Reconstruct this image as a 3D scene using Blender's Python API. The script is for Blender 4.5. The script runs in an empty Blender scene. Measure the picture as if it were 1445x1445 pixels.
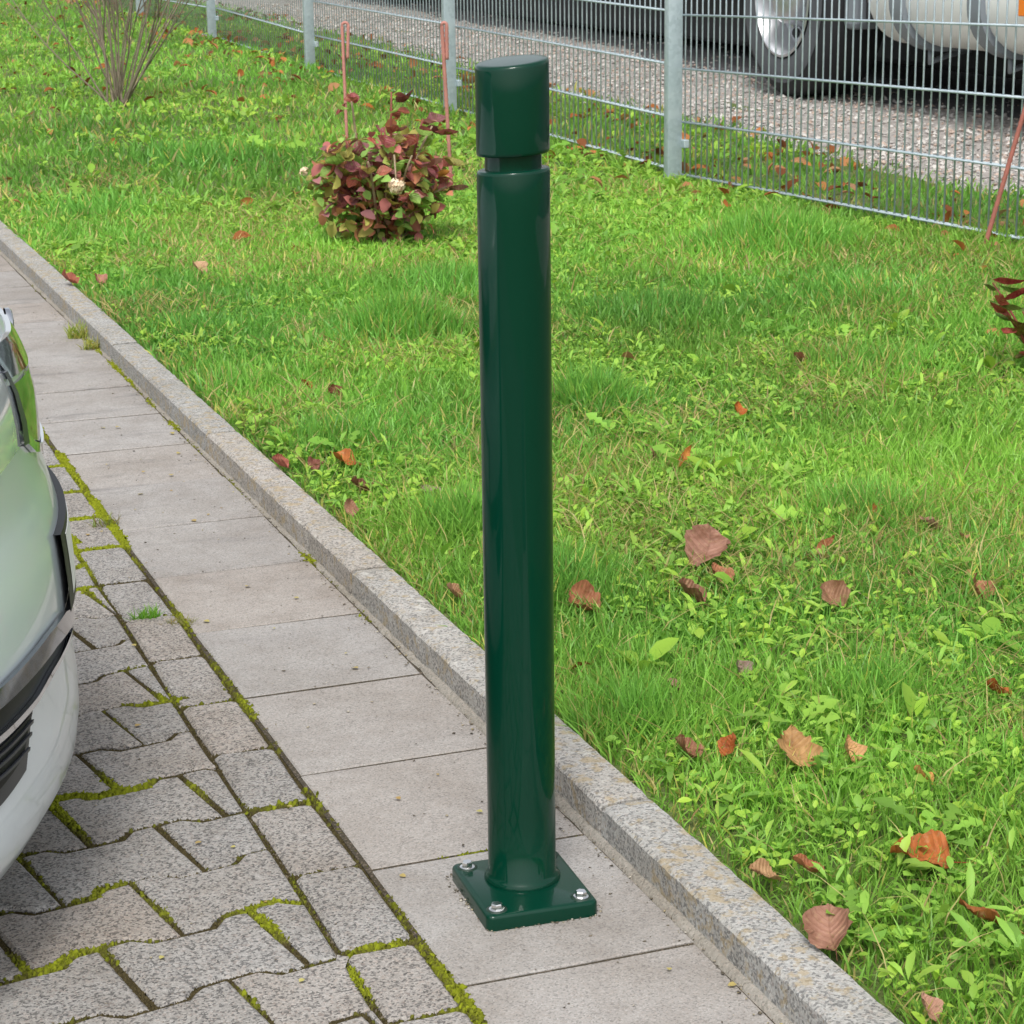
import bpy, bmesh, math, random
import numpy as np
from mathutils import Vector, Matrix, noise as mnoise

random.seed(7)
rng = np.random.default_rng(11)
scene = bpy.context.scene
col = scene.collection
R = math.radians

# ------------------------------------------------------------------ camera
cam_d = bpy.data.cameras.new('camera')
cam_d.sensor_width = 36.0
cam_d.lens = 3099.742 / 1445.0 * 36.0
cam_d.clip_start = 0.05
cam_d.clip_end = 800.0
cam = bpy.data.objects.new('camera', cam_d)
col.objects.link(cam)
CX = Vector((0.936299532125, -0.35095707559515543, -0.013126965841447295))
CY = Vector((-0.10534500906547499, -0.2449955535014978, -0.9637840047591004))
CZ = Vector((0.3350307675535206, 0.9037733730610739, -0.26636079842632204))
cam.matrix_world = Matrix(((CX.x, -CY.x, -CZ.x, -0.79792481), (CX.y, -CY.y, -CZ.y, -2.13508053),
                           (CX.z, -CY.z, -CZ.z, 1.07334281), (0, 0, 0, 1)))
scene.camera = cam
cam_d.dof.use_dof = True
cam_d.dof.focus_distance = 2.75
cam_d.dof.aperture_fstop = 45.0

# ------------------------------------------------------------------ world, sun, exposure
SUN_EL, SUN_AZ = R(58), math.atan2(-0.88, -0.44)          # the light comes from behind the camera, high up
world = bpy.data.worlds.new('World')
scene.world = world
world.use_nodes = True
wt = world.node_tree
wt.nodes.clear()
wo = wt.nodes.new('ShaderNodeOutputWorld')
bg = wt.nodes.new('ShaderNodeBackground')
sky = wt.nodes.new('ShaderNodeTexSky')
sky.sky_type = 'NISHITA'
sky.sun_disc = False
sky.sun_elevation = SUN_EL
sky.sun_rotation = math.pi / 2 - SUN_AZ
sky.dust_density = 3.0
hs = wt.nodes.new('ShaderNodeHueSaturation')              # a hazy, clouded sky
hs.inputs['Saturation'].default_value = 0.28
wt.links.new(sky.outputs[0], hs.inputs['Color'])
wt.links.new(hs.outputs[0], bg.inputs['Color'])
bg.inputs['Strength'].default_value = 0.15
wt.links.new(bg.outputs[0], wo.inputs[0])
sd = bpy.data.lights.new('sun', 'SUN')
sd.energy = 1.5
sd.angle = R(14)
sd.color = (1.0, 0.975, 0.94)
sun = bpy.data.objects.new('sun', sd)
col.objects.link(sun)
sdir = Vector((math.cos(SUN_AZ) * math.cos(SUN_EL), math.sin(SUN_AZ) * math.cos(SUN_EL), math.sin(SUN_EL)))
sun.rotation_euler = sdir.to_track_quat('Z', 'Y').to_euler()
sun.location = sdir * 30
scene.view_settings.view_transform = 'Standard'
scene.view_settings.look = 'None'
scene.view_settings.gamma = 1.0
scene.view_settings.use_curve_mapping = False
scene.view_settings.exposure = 0.62

# ------------------------------------------------------------------ material helpers
def new_mat(name):
    m = bpy.data.materials.new(name)
    m.use_nodes = True
    nt = m.node_tree
    return m, nt, nt.nodes['Principled BSDF'], nt.nodes['Material Output']

def nd(nt, typ, **kw):
    n = nt.nodes.new(typ)
    for k, v in kw.items():
        if k.startswith('_'):
            n.inputs[k[1:].replace('_', ' ')].default_value = v
        else:
            setattr(n, k, v)
    return n

def mixc(nt, fac, a, b, mode='MIX'):
    n = nt.nodes.new('ShaderNodeMix')
    n.data_type = 'RGBA'
    n.blend_type = mode
    n.clamp_factor = True
    for i, v in ((0, fac), (6, a), (7, b)):
        if isinstance(v, bpy.types.NodeSocket):
            nt.links.new(v, n.inputs[i])
        elif i == 0:
            n.inputs[0].default_value = v
        else:
            n.inputs[i].default_value = (*v, 1)
    return n.outputs[2]

def ramp(nt, src, stops):
    n = nt.nodes.new('ShaderNodeValToRGB')
    cr = n.color_ramp
    while len(cr.elements) < len(stops):
        cr.elements.new(0.5)
    for e, (p, c) in zip(cr.elements, stops):
        e.position = p
        e.color = (*c, 1) if not isinstance(c, (int, float)) else (c, c, c, 1)
    nt.links.new(src, n.inputs[0])
    return n.outputs[0]

def wpos(nt):
    return nt.nodes.new('ShaderNodeNewGeometry').outputs['Position']

def noi(nt, vec, scale, detail=3.0, rough=0.55):
    n = nd(nt, 'ShaderNodeTexNoise', _Scale=scale, _Detail=detail, _Roughness=rough)
    if vec is not None:
        nt.links.new(vec, n.inputs['Vector'])
    return n.outputs[0]

def vor(nt, vec, scale, out='Color', feature='F1'):
    n = nd(nt, 'ShaderNodeTexVoronoi', feature=feature, _Scale=scale)
    nt.links.new(vec, n.inputs['Vector'])
    return n.outputs[out]

def sep(nt, c):
    n = nt.nodes.new('ShaderNodeSeparateColor')
    nt.links.new(c, n.inputs[0])
    return n.outputs

def mth(nt, op, a, b=None):
    n = nt.nodes.new('ShaderNodeMath')
    n.operation = op
    for i, v in enumerate((a, b)):
        if v is None:
            continue
        if isinstance(v, bpy.types.NodeSocket):
            nt.links.new(v, n.inputs[i])
        else:
            n.inputs[i].default_value = v
    return n.outputs[0]

def bump(nt, bsdf, h, strength=0.3, dist=0.002):
    n = nd(nt, 'ShaderNodeBump', _Strength=strength, _Distance=dist)
    nt.links.new(h, n.inputs['Height'])
    nt.links.new(n.outputs[0], bsdf.inputs['Normal'])

def simple(name, c, rough=0.5, metal=0.0, coat=0.0, var=0.0, vscale=8.0, spec=0.5):
    m, nt, b, o = new_mat(name)
    b.inputs['Roughness'].default_value = rough
    b.inputs['Metallic'].default_value = metal
    b.inputs['Coat Weight'].default_value = coat
    b.inputs['Coat Roughness'].default_value = 0.06
    b.inputs['Specular IOR Level'].default_value = spec
    if var:
        n = noi(nt, wpos(nt), vscale, 4)
        cc = mixc(nt, n, [x * (1 - var) for x in c], [min(1, x * (1 + var)) for x in c])
        nt.links.new(cc, b.inputs['Base Color'])
    else:
        b.inputs['Base Color'].default_value = (*c, 1)
    return m

def stone_mat(name, light, dark, warm, grain, stain, stain_amt, pink=(0.5, 0.4, 0.34), bumps=0.35, dark_hi=0.34, lichen=0.0, objvar=0.16, mossy=0.0, smudge=0.0):
    m, nt, b, o = new_mat(name)
    p = wpos(nt)
    g = sep(nt, vor(nt, p, grain))
    g2 = sep(nt, vor(nt, p, grain * 2.3))
    c = ramp(nt, g[0], [(0.0, dark), (dark_hi * 0.55, [d * 1.5 for d in dark]), (dark_hi, [(a * .6 + w * .4) for a, w in zip(light, warm)]), (0.75, light), (1.0, [min(.9, x * 1.3) for x in light])])
    c = mixc(nt, mth(nt, 'MULTIPLY', mth(nt, 'GREATER_THAN', g[1], 0.86), 0.35), c, pink)
    c2 = ramp(nt, g2[0], [(0.0, [d * 1.6 for d in dark]), (0.4, warm), (1.0, light)])
    c = mixc(nt, 0.42, c, c2)
    n1 = noi(nt, p, 5.0, 5, 0.6)
    n2 = noi(nt, p, 23.0, 5, 0.65)
    s = ramp(nt, mth(nt, 'ADD', mth(nt, 'MULTIPLY', n1, 0.65), mth(nt, 'MULTIPLY', n2, 0.35)), [(0.42, 0.0), (0.66, 1.0)])
    c = mixc(nt, mth(nt, 'MULTIPLY', s, stain_amt), c, stain, 'MULTIPLY')
    oi = nt.nodes.new('ShaderNodeObjectInfo')
    tint = ramp(nt, oi.outputs['Random'], [(0.0, 1.0 - objvar), (0.5, 1.0), (1.0, (1.0, 0.97 - objvar * .3, 0.94 - objvar * .5))])
    c = mixc(nt, 1.0, c, tint, 'MULTIPLY')
    if lichen:
        l1 = noi(nt, p, 42.0, 3, 0.7)
        l2 = noi(nt, p, 3.5, 2)
        lm = ramp(nt, mth(nt, 'ADD', mth(nt, 'MULTIPLY', l1, .75), mth(nt, 'MULTIPLY', l2, .25)), [(0.53, 0.0), (0.6, 1.0)])
        c = mixc(nt, mth(nt, 'MULTIPLY', lm, lichen), c, (0.34, 0.25, 0.11))
        l3 = noi(nt, p, 30.0, 2, 0.5)
        lw = ramp(nt, l3, [(0.69, 0.0), (0.72, 1.0)])
        c = mixc(nt, mth(nt, 'MULTIPLY', lw, lichen * .8), c, (0.62, 0.6, 0.54))
    if smudge:
        mp = nd(nt, 'ShaderNodeMapping')
        mp.inputs['Scale'].default_value = (5.0, 16.0, 1.0)
        nt.links.new(p, mp.inputs[0])
        s1 = ramp(nt, noi(nt, mp.outputs[0], 1.0, 5, .62), [(.55, 0.), (.72, 1.)])
        sx = nt.nodes.new('ShaderNodeSeparateXYZ'); nt.links.new(p, sx.inputs[0])
        far = ramp(nt, mth(nt, 'MULTIPLY', sx.outputs[1], .3), [(.3, .22), (.62, 1.)])
        c = mixc(nt, mth(nt, 'MULTIPLY', mth(nt, 'MULTIPLY', s1, far), smudge), c, (.10, .095, .095))
        eg = ramp(nt, noi(nt, p, 2.2, 4, .6), [(.45, 0.), (.7, 1.)])
        c = mixc(nt, mth(nt, 'MULTIPLY', eg, .35), c, (.70, .64, .56), 'MULTIPLY')
    if mossy:
        l1 = noi(nt, p, 14.0, 5, 0.7)
        lm = ramp(nt, l1, [(0.6, 0.0), (0.75, 1.0)])
        c = mixc(nt, mth(nt, 'MULTIPLY', lm, mossy), c, (0.17, 0.16, 0.06))
    nt.links.new(c, b.inputs['Base Color'])
    b.inputs['Roughness'].default_value = 0.88
    b.inputs['Specular IOR Level'].default_value = 0.25
    bump(nt, b, mth(nt, 'ADD', mth(nt, 'MULTIPLY', g[0], 0.5), n2), bumps, 0.0025)
    return m

def foliage_mat(name, attr=True, trans=0.35, rough=0.45, objcol=False, spec=0.35, vein=False, alt=(.3, .2, .1)):
    m, nt, b, o = new_mat(name)
    if objcol:
        src = nt.nodes.new('ShaderNodeObjectInfo').outputs['Color']
        n = noi(nt, wpos(nt), 38.0, 4, 0.6)
        src = mixc(nt, ramp(nt, n, [(0.4, 0.0), (0.68, 1.0)]), src, mixc(nt, 1.0, src, (0.50, 0.42, 0.34), 'MULTIPLY'))
        n3 = noi(nt, wpos(nt), 90.0, 3, 0.6)
        src = mixc(nt, ramp(nt, n3, [(0.56, 0.0), (0.72, 0.55)]), src, alt)
    else:
        a = nt.nodes.new('ShaderNodeAttribute')
        a.attribute_name = 'tint'
        src = a.outputs['Color']
    if vein:
        uv = nt.nodes.new('ShaderNodeUVMap')
        sx = nt.nodes.new('ShaderNodeSeparateXYZ')
        nt.links.new(uv.outputs[0], sx.inputs[0])
        u = mth(nt, 'ABSOLUTE', mth(nt, 'SUBTRACT', sx.outputs[0], 0.5))
        w = mth(nt, 'SINE', mth(nt, 'MULTIPLY', mth(nt, 'SUBTRACT', sx.outputs[1], mth(nt, 'MULTIPLY', u, 0.55)), 48.0))
        vv = ramp(nt, w, [(0.82, 0.0), (0.97, 1.0)])
        mid = mth(nt, 'LESS_THAN', u, 0.02)
        vm = mth(nt, 'MAXIMUM', vv, mid)
        src = mixc(nt, mth(nt, 'MULTIPLY', vm, 0.38), src, mixc(nt, 1.0, src, (0.5, 0.42, 0.36), 'MULTIPLY'))
        bump(nt, b, w, 0.35, 0.002)
    nt.links.new(src, b.inputs['Base Color'])
    b.inputs['Roughness'].default_value = rough
    b.inputs['Specular IOR Level'].default_value = spec
    t = nt.nodes.new('ShaderNodeBsdfTranslucent')
    nt.links.new(src, t.inputs['Color'])
    mx = nt.nodes.new('ShaderNodeMixShader')
    mx.inputs[0].default_value = trans
    nt.links.new(b.outputs[0], mx.inputs[1])
    nt.links.new(t.outputs[0], mx.inputs[2])
    nt.links.new(mx.outputs[0], o.inputs['Surface'])
    return m

M = {}
M['paver'] = stone_mat('granite_paver', (0.365, 0.352, 0.33), (0.045, 0.044, 0.044), (0.24, 0.228, 0.212), 380, (0.66, 0.6, 0.53), 0.6, dark_hi=0.40, objvar=0.08, bumps=0.55)
M['slab'] = stone_mat('concrete_slab', (0.368, 0.353, 0.333), (0.155, 0.148, 0.14), (0.288, 0.273, 0.256), 520, (0.66, 0.62, 0.58), 0.65, dark_hi=0.28, objvar=0.035, bumps=0.25, pink=(0.38, 0.31, 0.26), smudge=0.55)
M['kerb'] = stone_mat('kerb_concrete', (0.44, 0.435, 0.41), (0.10, 0.10, 0.10), (0.31, 0.305, 0.285), 340, (0.66, 0.62, 0.55), 0.6, dark_hi=0.38, lichen=0.5, objvar=0.1, bumps=0.5)
M['bed'] = stone_mat('joint_sand', (0.17, 0.145, 0.10), (0.05, 0.042, 0.03), (0.13, 0.11, 0.07), 500, (0.6, 0.55, 0.4), 0.7, objvar=0.0, mossy=0.9)
M['joint'] = stone_mat('slab_joint_dirt', (0.075, 0.064, 0.045), (0.02, 0.018, 0.014), (0.05, 0.043, 0.03), 500, (0.6, 0.55, 0.4), 0.7, objvar=0.0)
M['mortar'] = stone_mat('sandy_mortar', (0.31, 0.29, 0.255), (0.14, 0.13, 0.11), (0.255, 0.235, 0.20), 420, (0.6, 0.55, 0.46), 0.6, objvar=0.0, mossy=0.3)
M['gravel'] = stone_mat('gravel_ground', (0.42, 0.395, 0.37), (0.13, 0.12, 0.115), (0.31, 0.285, 0.265), 85, (0.6, 0.55, 0.5), 0.5, objvar=0.0, bumps=0.8, pink=(0.42, 0.3, 0.24))
M['asphalt'] = stone_mat('old_asphalt', (0.12, 0.115, 0.12), (0.03, 0.03, 0.032), (0.08, 0.077, 0.08), 90, (0.6, 0.58, 0.56), 0.6, objvar=0.0, bumps=0.6, pink=(0.3, 0.29, 0.27))

m, nt, b, o = new_mat('lawn_soil')
p = wpos(nt)
c = ramp(nt, noi(nt, p, 30, 6, .7), [(.3, (.06, .055, .024)), (.5, (.11, .15, .035)), (.7, (.19, .20, .07))])
c = mixc(nt, ramp(nt, noi(nt, p, 2.2, 3), [(.4, 0.), (.62, .7)]), c, (.075, .12, .02))
nt.links.new(c, b.inputs['Base Color'])
b.inputs['Roughness'].default_value = 1.0
bump(nt, b, noi(nt, p, 60, 5, .7), .8, .01)
M['soil'] = m
M['grass'] = foliage_mat('grass_blade', trans=0.45, rough=0.42)
M['weed'] = foliage_mat('weed_leaf', trans=0.38, rough=0.5)
M['moss'] = foliage_mat('moss_cushion', trans=0.15, rough=0.9, spec=0.1)
M['litter'] = foliage_mat('dry_leaf_litter', trans=0.2, rough=0.65, spec=0.2)
M['fallen'] = foliage_mat('fallen_leaf', objcol=True, trans=0.14, rough=0.6, spec=0.25, vein=True, alt=(.42, .28, .15))
M['shrubleaf'] = foliage_mat('shrub_leaf', objcol=True, trans=0.3, rough=0.45, spec=0.35, vein=True, alt=(.26, .30, .07))
M['pebble'] = foliage_mat('pebble_stone', trans=0.0, rough=0.8, spec=0.3)

m, nt, b, o = new_mat('green_powder_coat')
p = wpos(nt)
b.inputs['Base Color'].default_value = (0.0001, 0.030, 0.0160, 1)
b.inputs['Roughness'].default_value = 0.34
b.inputs['Specular IOR Level'].default_value = 0.05
b.inputs['Coat Weight'].default_value = 0.5
b.inputs['Coat Roughness'].default_value = 0.035
bump(nt, b, mth(nt, 'ADD', noi(nt, p, 420, 2), noi(nt, p, 60, 2)), 0.05, 0.0012)
M['bollard'] = m
M['chrome'] = simple('chrome', (.60, .62, .65), .06, 1.0)
M['bolt'] = simple('zinc_bolt', (.80, .80, .79), .22, 1.0)
M['hole_shade'] = simple('painted_hole_shade', (.01, .03, .018), .5)  # dark colour stands in for the shade inside a bolt hole
m, nt, b, o = new_mat('galvanised_steel')
p = wpos(nt)
c = ramp(nt, vor(nt, p, 75), [(0.0, (.36, .435, .47)), (1.0, (.47, .55, .585))])
c = mixc(nt, ramp(nt, noi(nt, p, 9, 5), [(.5, 0.), (.75, .45)]), c, (.62, .68, .7))
nt.links.new(c, b.inputs['Base Color'])
b.inputs['Metallic'].default_value = 0.25
b.inputs['Roughness'].default_value = 0.5
M['galv'] = m
M['rebar'] = simple('pink_painted_rebar', (.47, .20, .165), .7, var=.3, vscale=30)
M['rust'] = simple('rusted_rebar', (.36, .125, .095), .8, var=.35, vscale=40)
M['bark'] = simple('grey_brown_bark', (.20, .165, .115), .9, var=.45, vscale=25)
M['stem'] = simple('dry_stem', (.32, .24, .15), .8, var=.3, vscale=30)
M['redstem'] = simple('reddish_stem', (.22, .055, .035), .6, var=.3, vscale=30)
M['petal'] = simple('dried_petal', (.74, .58, .40), .8, var=.2, vscale=60)
m, nt, b, o = new_mat('silver_car_paint')
b.inputs['Base Color'].default_value = (.60, .645, .66, 1)
b.inputs['Metallic'].default_value = 0.18
b.inputs['Roughness'].default_value = 0.28
b.inputs['Coat Weight'].default_value = 0.6
b.inputs['Coat Roughness'].default_value = 0.03
fl = noi(nt, wpos(nt), 2600, 1)
nt.links.new(mixc(nt, fl, (.58, .645, .685), (.72, .785, .825)), b.inputs['Base Color'])
M['paint'] = m
M['black_gloss'] = simple('black_gloss_plastic', (.012, .013, .015), .08, coat=.6)
M['dark_chrome'] = simple('dark_chrome', (.23, .25, .28), .07, 1.0)
M['black'] = simple('black_plastic', (.006, .0065, .008), .45, spec=.25)
M['darkgrey'] = simple('dark_grey_plastic', (.03, .033, .04), .35)
M['rubber'] = simple('tyre_rubber', (.013, .014, .017), .75, var=.3, vscale=12)
M['rubber2'] = simple('dusty_tyre_sidewall', (.075, .08, .088), .75, var=.25, vscale=14)
M['alu'] = simple('polished_rim', (.50, .51, .53), .34, .75, var=.12, vscale=12)
M['tank'] = simple('white_tank_paint', (.82, .83, .80), .35, var=.06, vscale=5)
M['strap'] = simple('grey_strap', (.20, .225, .25), .5)
M['chassis'] = simple('lorry_chassis_black', (.02, .02, .022), .7)
M['guard'] = simple('grey_mudguard', (.16, .18, .20), .5)
M['orange'] = simple('orange_reflector', (.85, .22, .02), .25)
M['lorrybody'] = simple('lorry_body_grey', (.5, .51, .52), .45)
M['plate'] = simple('number_plate_white', (.8, .8, .78), .35)
m, nt, b, o = new_mat('headlight_glass')
b.inputs['Base Color'].default_value = (.85, .88, .88, 1)
b.inputs['Roughness'].default_value = 0.03
b.inputs['Metallic'].default_value = 0.5
b.inputs['Coat Weight'].default_value = 1
M['lens'] = m
M['glass'] = simple('car_window_glass', (.02, .025, .025), .03, coat=1)

# ------------------------------------------------------------------ object helpers
def mesh_obj(name, verts, faces, mat, parent=None, smooth=False, loc=None, cols=None):
    me = bpy.data.meshes.new(name)
    me.from_pydata([tuple(v) for v in verts], [], faces)
    me.materials.append(mat)
    if smooth:
        me.polygons.foreach_set('use_smooth', [True] * len(me.polygons))
    me.update()
    return link(name, me, parent, loc)

def link(name, me, parent=None, loc=None):
    ob = bpy.data.objects.new(name, me)
    col.objects.link(ob)
    if parent is not None:
        ob.parent = parent
    if loc is not None:
        ob.location = loc
    return ob

def tag(ob, label=None, cat=None, group=None, kind=None):
    if label: ob['label'] = label
    if cat: ob['category'] = cat
    if group: ob['group'] = group
    if kind: ob['kind'] = kind
    return ob

def thing(name, label, cat, loc=(0, 0, 0), rz=0.0, group=None):
    e = bpy.data.objects.new(name, None)
    e.empty_display_size = 0.1
    col.objects.link(e)
    e.location = loc
    e.rotation_euler = (0, 0, rz)
    return tag(e, label, cat, group)

def bm_obj(name, bm, mat, parent=None, smooth=False, loc=None):
    me = bpy.data.meshes.new(name)
    bm.normal_update()
    bm.to_mesh(me)
    bm.free()
    me.materials.append(mat)
    if smooth:
        me.polygons.foreach_set('use_smooth', [True] * len(me.polygons))
    return link(name, me, parent, loc)

def sharp(ob, ang=40):
    me = ob.data
    bm = bmesh.new(); bm.from_mesh(me)
    for e in bm.edges:
        if len(e.link_faces) == 2 and e.calc_face_angle(0) > R(ang):
            e.smooth = False
    bm.to_mesh(me); bm.free()

def box_bm(x0, x1, y0, y1, z0, z1, bev=0.0, seg=2):
    bm = bmesh.new()
    bmesh.ops.create_cube(bm, size=1)
    for v in bm.verts:
        v.co = Vector(((x0 + x1) / 2 + v.co.x * (x1 - x0), (y0 + y1) / 2 + v.co.y * (y1 - y0), (z0 + z1) / 2 + v.co.z * (z1 - z0)))
    if bev:
        bmesh.ops.bevel(bm, geom=bm.edges[:], offset=bev, segments=seg, affect='EDGES', profile=0.5)
    return bm

def tube(bm, pts, radii, n=6, cap=True):
    pts = [Vector(p) for p in pts]
    rings = []
    for i, p in enumerate(pts):
        d = (pts[min(i + 1, len(pts) - 1)] - pts[max(i - 1, 0)]).normalized()
        a = d.cross(Vector((0, 0, 1)) if abs(d.z) < 0.95 else Vector((1, 0, 0))).normalized()
        b_ = d.cross(a)
        r = radii[i] if hasattr(radii, '__len__') else radii
        rings.append([bm.verts.new(p + (a * math.cos(t) + b_ * math.sin(t)) * r) for t in [2 * math.pi * k / n for k in range(n)]])
    for r0, r1 in zip(rings, rings[1:]):
        for k in range(n):
            bm.faces.new((r0[k], r0[(k + 1) % n], r1[(k + 1) % n], r1[k]))
    if cap:
        bm.faces.new(rings[0][::-1]); bm.faces.new(rings[-1])

def lathe_bm(prof, n=48, shear=None):
    bm = bmesh.new()
    rings = []
    for (r, z) in prof:
        if r < 1e-6:
            rings.append([bm.verts.new((0, 0, z))])
        else:
            ring = []
            for k in range(n):
                a = 2 * math.pi * k / n
                x, y = r * math.cos(a), r * math.sin(a)
                zz = z + (shear(x, y, z) if shear else 0)
                ring.append(bm.verts.new((x, y, zz)))
            rings.append(ring)
    for r0, r1 in zip(rings, rings[1:]):
        for k in range(n):
            q = [r0[k % len(r0)], r0[(k + 1) % len(r0)], r1[(k + 1) % len(r1)], r1[k % len(r1)]]
            u = []
            for v in q:
                if v not in u: u.append(v)
            if len(u) > 2: bm.faces.new(u)
    return bm

def vnoise(x, y, scale, seed):
    r = np.random.default_rng(seed)
    g = r.random((64, 64))
    u, v = np.asarray(x) * scale + 100.3, np.asarray(y) * scale + 57.7
    i, j = np.floor(u).astype(int), np.floor(v).astype(int)
    fu, fv = u - i, v - j
    fu = fu * fu * (3 - 2 * fu); fv = fv * fv * (3 - 2 * fv)
    a, b_, c_, d = g[i % 64, j % 64], g[(i + 1) % 64, j % 64], g[i % 64, (j + 1) % 64], g[(i + 1) % 64, (j + 1) % 64]
    return (a * (1 - fu) + b_ * fu) * (1 - fv) + (c_ * (1 - fu) + d * fu) * fv

def sstep(a, b_, x):
    t = np.clip((np.asarray(x, float) - a) / (b_ - a), 0, 1)
    return t * t * (3 - 2 * t)

def inst_mesh(name, templ_v, templ_f, T, tints, mat):
    """T: (n, nv, 3) vertices; one joined mesh; tints (n,3) or (n,nv,3)."""
    n, nv = T.shape[:2]
    faces = [np.array(f) for f in templ_f]
    ls = np.array([len(f) for f in faces])
    flat = np.concatenate(faces)
    loops = (flat[None, :] + (np.arange(n) * nv)[:, None]).ravel()
    me = bpy.data.meshes.new(name)
    me.vertices.add(n * nv)
    me.vertices.foreach_set('co', T.reshape(-1).astype(np.float32))
    me.loops.add(len(loops))
    me.loops.foreach_set('vertex_index', loops.astype(np.int32))
    tot = np.tile(ls, n)
    me.polygons.add(len(tot))
    me.polygons.foreach_set('loop_start', np.concatenate([[0], np.cumsum(tot)[:-1]]).astype(np.int32))
    me.polygons.foreach_set('use_smooth', np.ones(len(tot), bool))
    me.update(calc_edges=True)
    at = me.attributes.new('tint', 'FLOAT_COLOR', 'POINT')
    if tints.ndim == 2:
        tints = np.repeat(tints[:, None, :], nv, 1)
    rgba = np.ones((n * nv, 4), np.float32)
    rgba[:, :3] = tints.reshape(-1, 3)
    at.data.foreach_set('color', rgba.ravel())
    me.materials.append(mat)
    return link(name, me)

# ------------------------------------------------------------------ ground levels
KX, KH, KW = 0.1357, 0.0447, 0.0662          # kerb inner face, height, width
def lawn_z(x, y):
    x = np.asarray(x, float); y = np.asarray(y, float)
    z = 0.030 + 0.021 * np.clip(y - 5.6, 0, None) - 0.004 * np.clip(y - 13, 0, None)
    z = z + 0.06 * sstep(1.6, 2.9, x) * sstep(5.4, 3.2, y)
    z = z + 0.022 * (vnoise(x, y, 1.3, 3) - 0.5) * sstep(0.25, 0.7, x) + 0.012 * (vnoise(x, y, 4.5, 4) - 0.5) * sstep(0.22, 0.4, x)
    return z
FX = 2.80                                     # fence line

# big ground sheet to the horizon
tag(mesh_obj('ground', [(-400, -300, -0.12), (400, -300, -0.12), (400, 600, -0.12), (-400, 600, -0.12)], [(0, 1, 2, 3)], M['soil']), kind='structure')

def grid_obj(name, xs, ys, zf, mat, smooth=True):
    X, Y = np.meshgrid(xs, ys)
    Z = zf(X, Y)
    V = np.stack([X, Y, Z], -1).reshape(-1, 3)
    nx, ny = len(xs), len(ys)
    F = [(j * nx + i, j * nx + i + 1, (j + 1) * nx + i + 1, (j + 1) * nx + i) for j in range(ny - 1) for i in range(nx - 1)]
    return tag(mesh_obj(name, V, F, mat, smooth=smooth), kind='structure')

lawn_xs = np.concatenate([np.linspace(KX + KW - 0.004, 3.0, 42), np.linspace(3.2, 4.2, 6)])
lawn_ys = np.concatenate([np.linspace(-3, 6, 90), np.linspace(6.3, 18, 40), np.linspace(19, 60, 20)])
grid_obj('lawn', lawn_xs, lawn_ys, lawn_z, M['soil'])
grid_obj('gravel_strip', np.linspace(3.55, 5.6, 30), lawn_ys, lambda x, y: lawn_z(np.full_like(x, 3.3), y) + 0.006 + 0.01 * vnoise(x, y, 3, 9) * sstep(3.55, 3.9, x) - 0.02 * sstep(3.75, 3.55, x), M['gravel'])
grid_obj('asphalt_yard', np.concatenate([np.linspace(4.75, 6, 12), np.linspace(7, 60, 12)]), lawn_ys, lambda x, y: lawn_z(np.full_like(x, 3.3), y) + 0.014 + 0.012 * vnoise(x, y, 2.1, 12) - 0.03 * sstep(5.05, 4.75, x + 0.25 * (vnoise(x * 0, y, 1.2, 5) - .5)), M['asphalt'])

# ------------------------------------------------------------------ polygons for stones
def clip_poly(poly, n, d):                     # keep p.n <= d
    out = []
    for i, p in enumerate(poly):
        q = poly[(i + 1) % len(poly)]
        a, b_ = p[0] * n[0] + p[1] * n[1] - d, q[0] * n[0] + q[1] * n[1] - d
        if a <= 0: out.append(p)
        if a * b_ < 0:
            t = a / (a - b_)
            out.append((p[0] + (q[0] - p[0]) * t, p[1] + (q[1] - p[1]) * t))
    return out

def area(poly):
    return 0.5 * sum(p[0] * q[1] - q[0] * p[1] for p, q in zip(poly, poly[1:] + poly[:1]))

def inset(poly, d):
    out = []
    n = len(poly)
    for i in range(n):
        p0, p, p1 = Vector(poly[i - 1]), Vector(poly[i]), Vector(poly[(i + 1) % n])
        e0, e1 = (p - p0), (p1 - p)
        if e0.length < 1e-7 or e1.length < 1e-7:
            out.append(tuple(p)); continue
        e0.normalize(); e1.normalize()
        n0, n1 = Vector((-e0.y, e0.x)), Vector((-e1.y, e1.x))
        k = 1 + n0.dot(n1)
        o_ = (n0 + n1) * (d / max(k, 0.5))
        out.append((p.x + o_.x, p.y + o_.y))
    return out

def stone_mesh(name, poly, depth, mat, ch=0.0035, drop=0.0028, jit=0.0006):
    lo = [(x + random.uniform(-jit, jit), y + random.uniform(-jit, jit)) for x, y in poly]
    top = inset(lo, ch)
    n = len(lo)
    V = [(x, y, -depth) for x, y in lo] + [(x, y, -drop) for x, y in lo] + [(x, y, random.uniform(-.0003, .0003)) for x, y in top]
    F = []
    for a in (0, 1):
        for i in range(n):
            j = (i + 1) % n
            F.append((a * n + i, a * n + j, (a + 1) * n + j, (a + 1) * n + i))
    F.append(tuple(range(2 * n, 3 * n)))
    me = bpy.data.meshes.new(name)
    me.from_pydata(V, [], F)
    me.materials.append(mat)
    me.update()
    return me

joints = []            # (x, y, dx, dy, halfwidth, strength)
def joint(a, b_, hw, st):
    a, b_ = Vector(a), Vector(b_)
    joints.append((a.x, a.y, b_.x, b_.y, hw, st))

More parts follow.
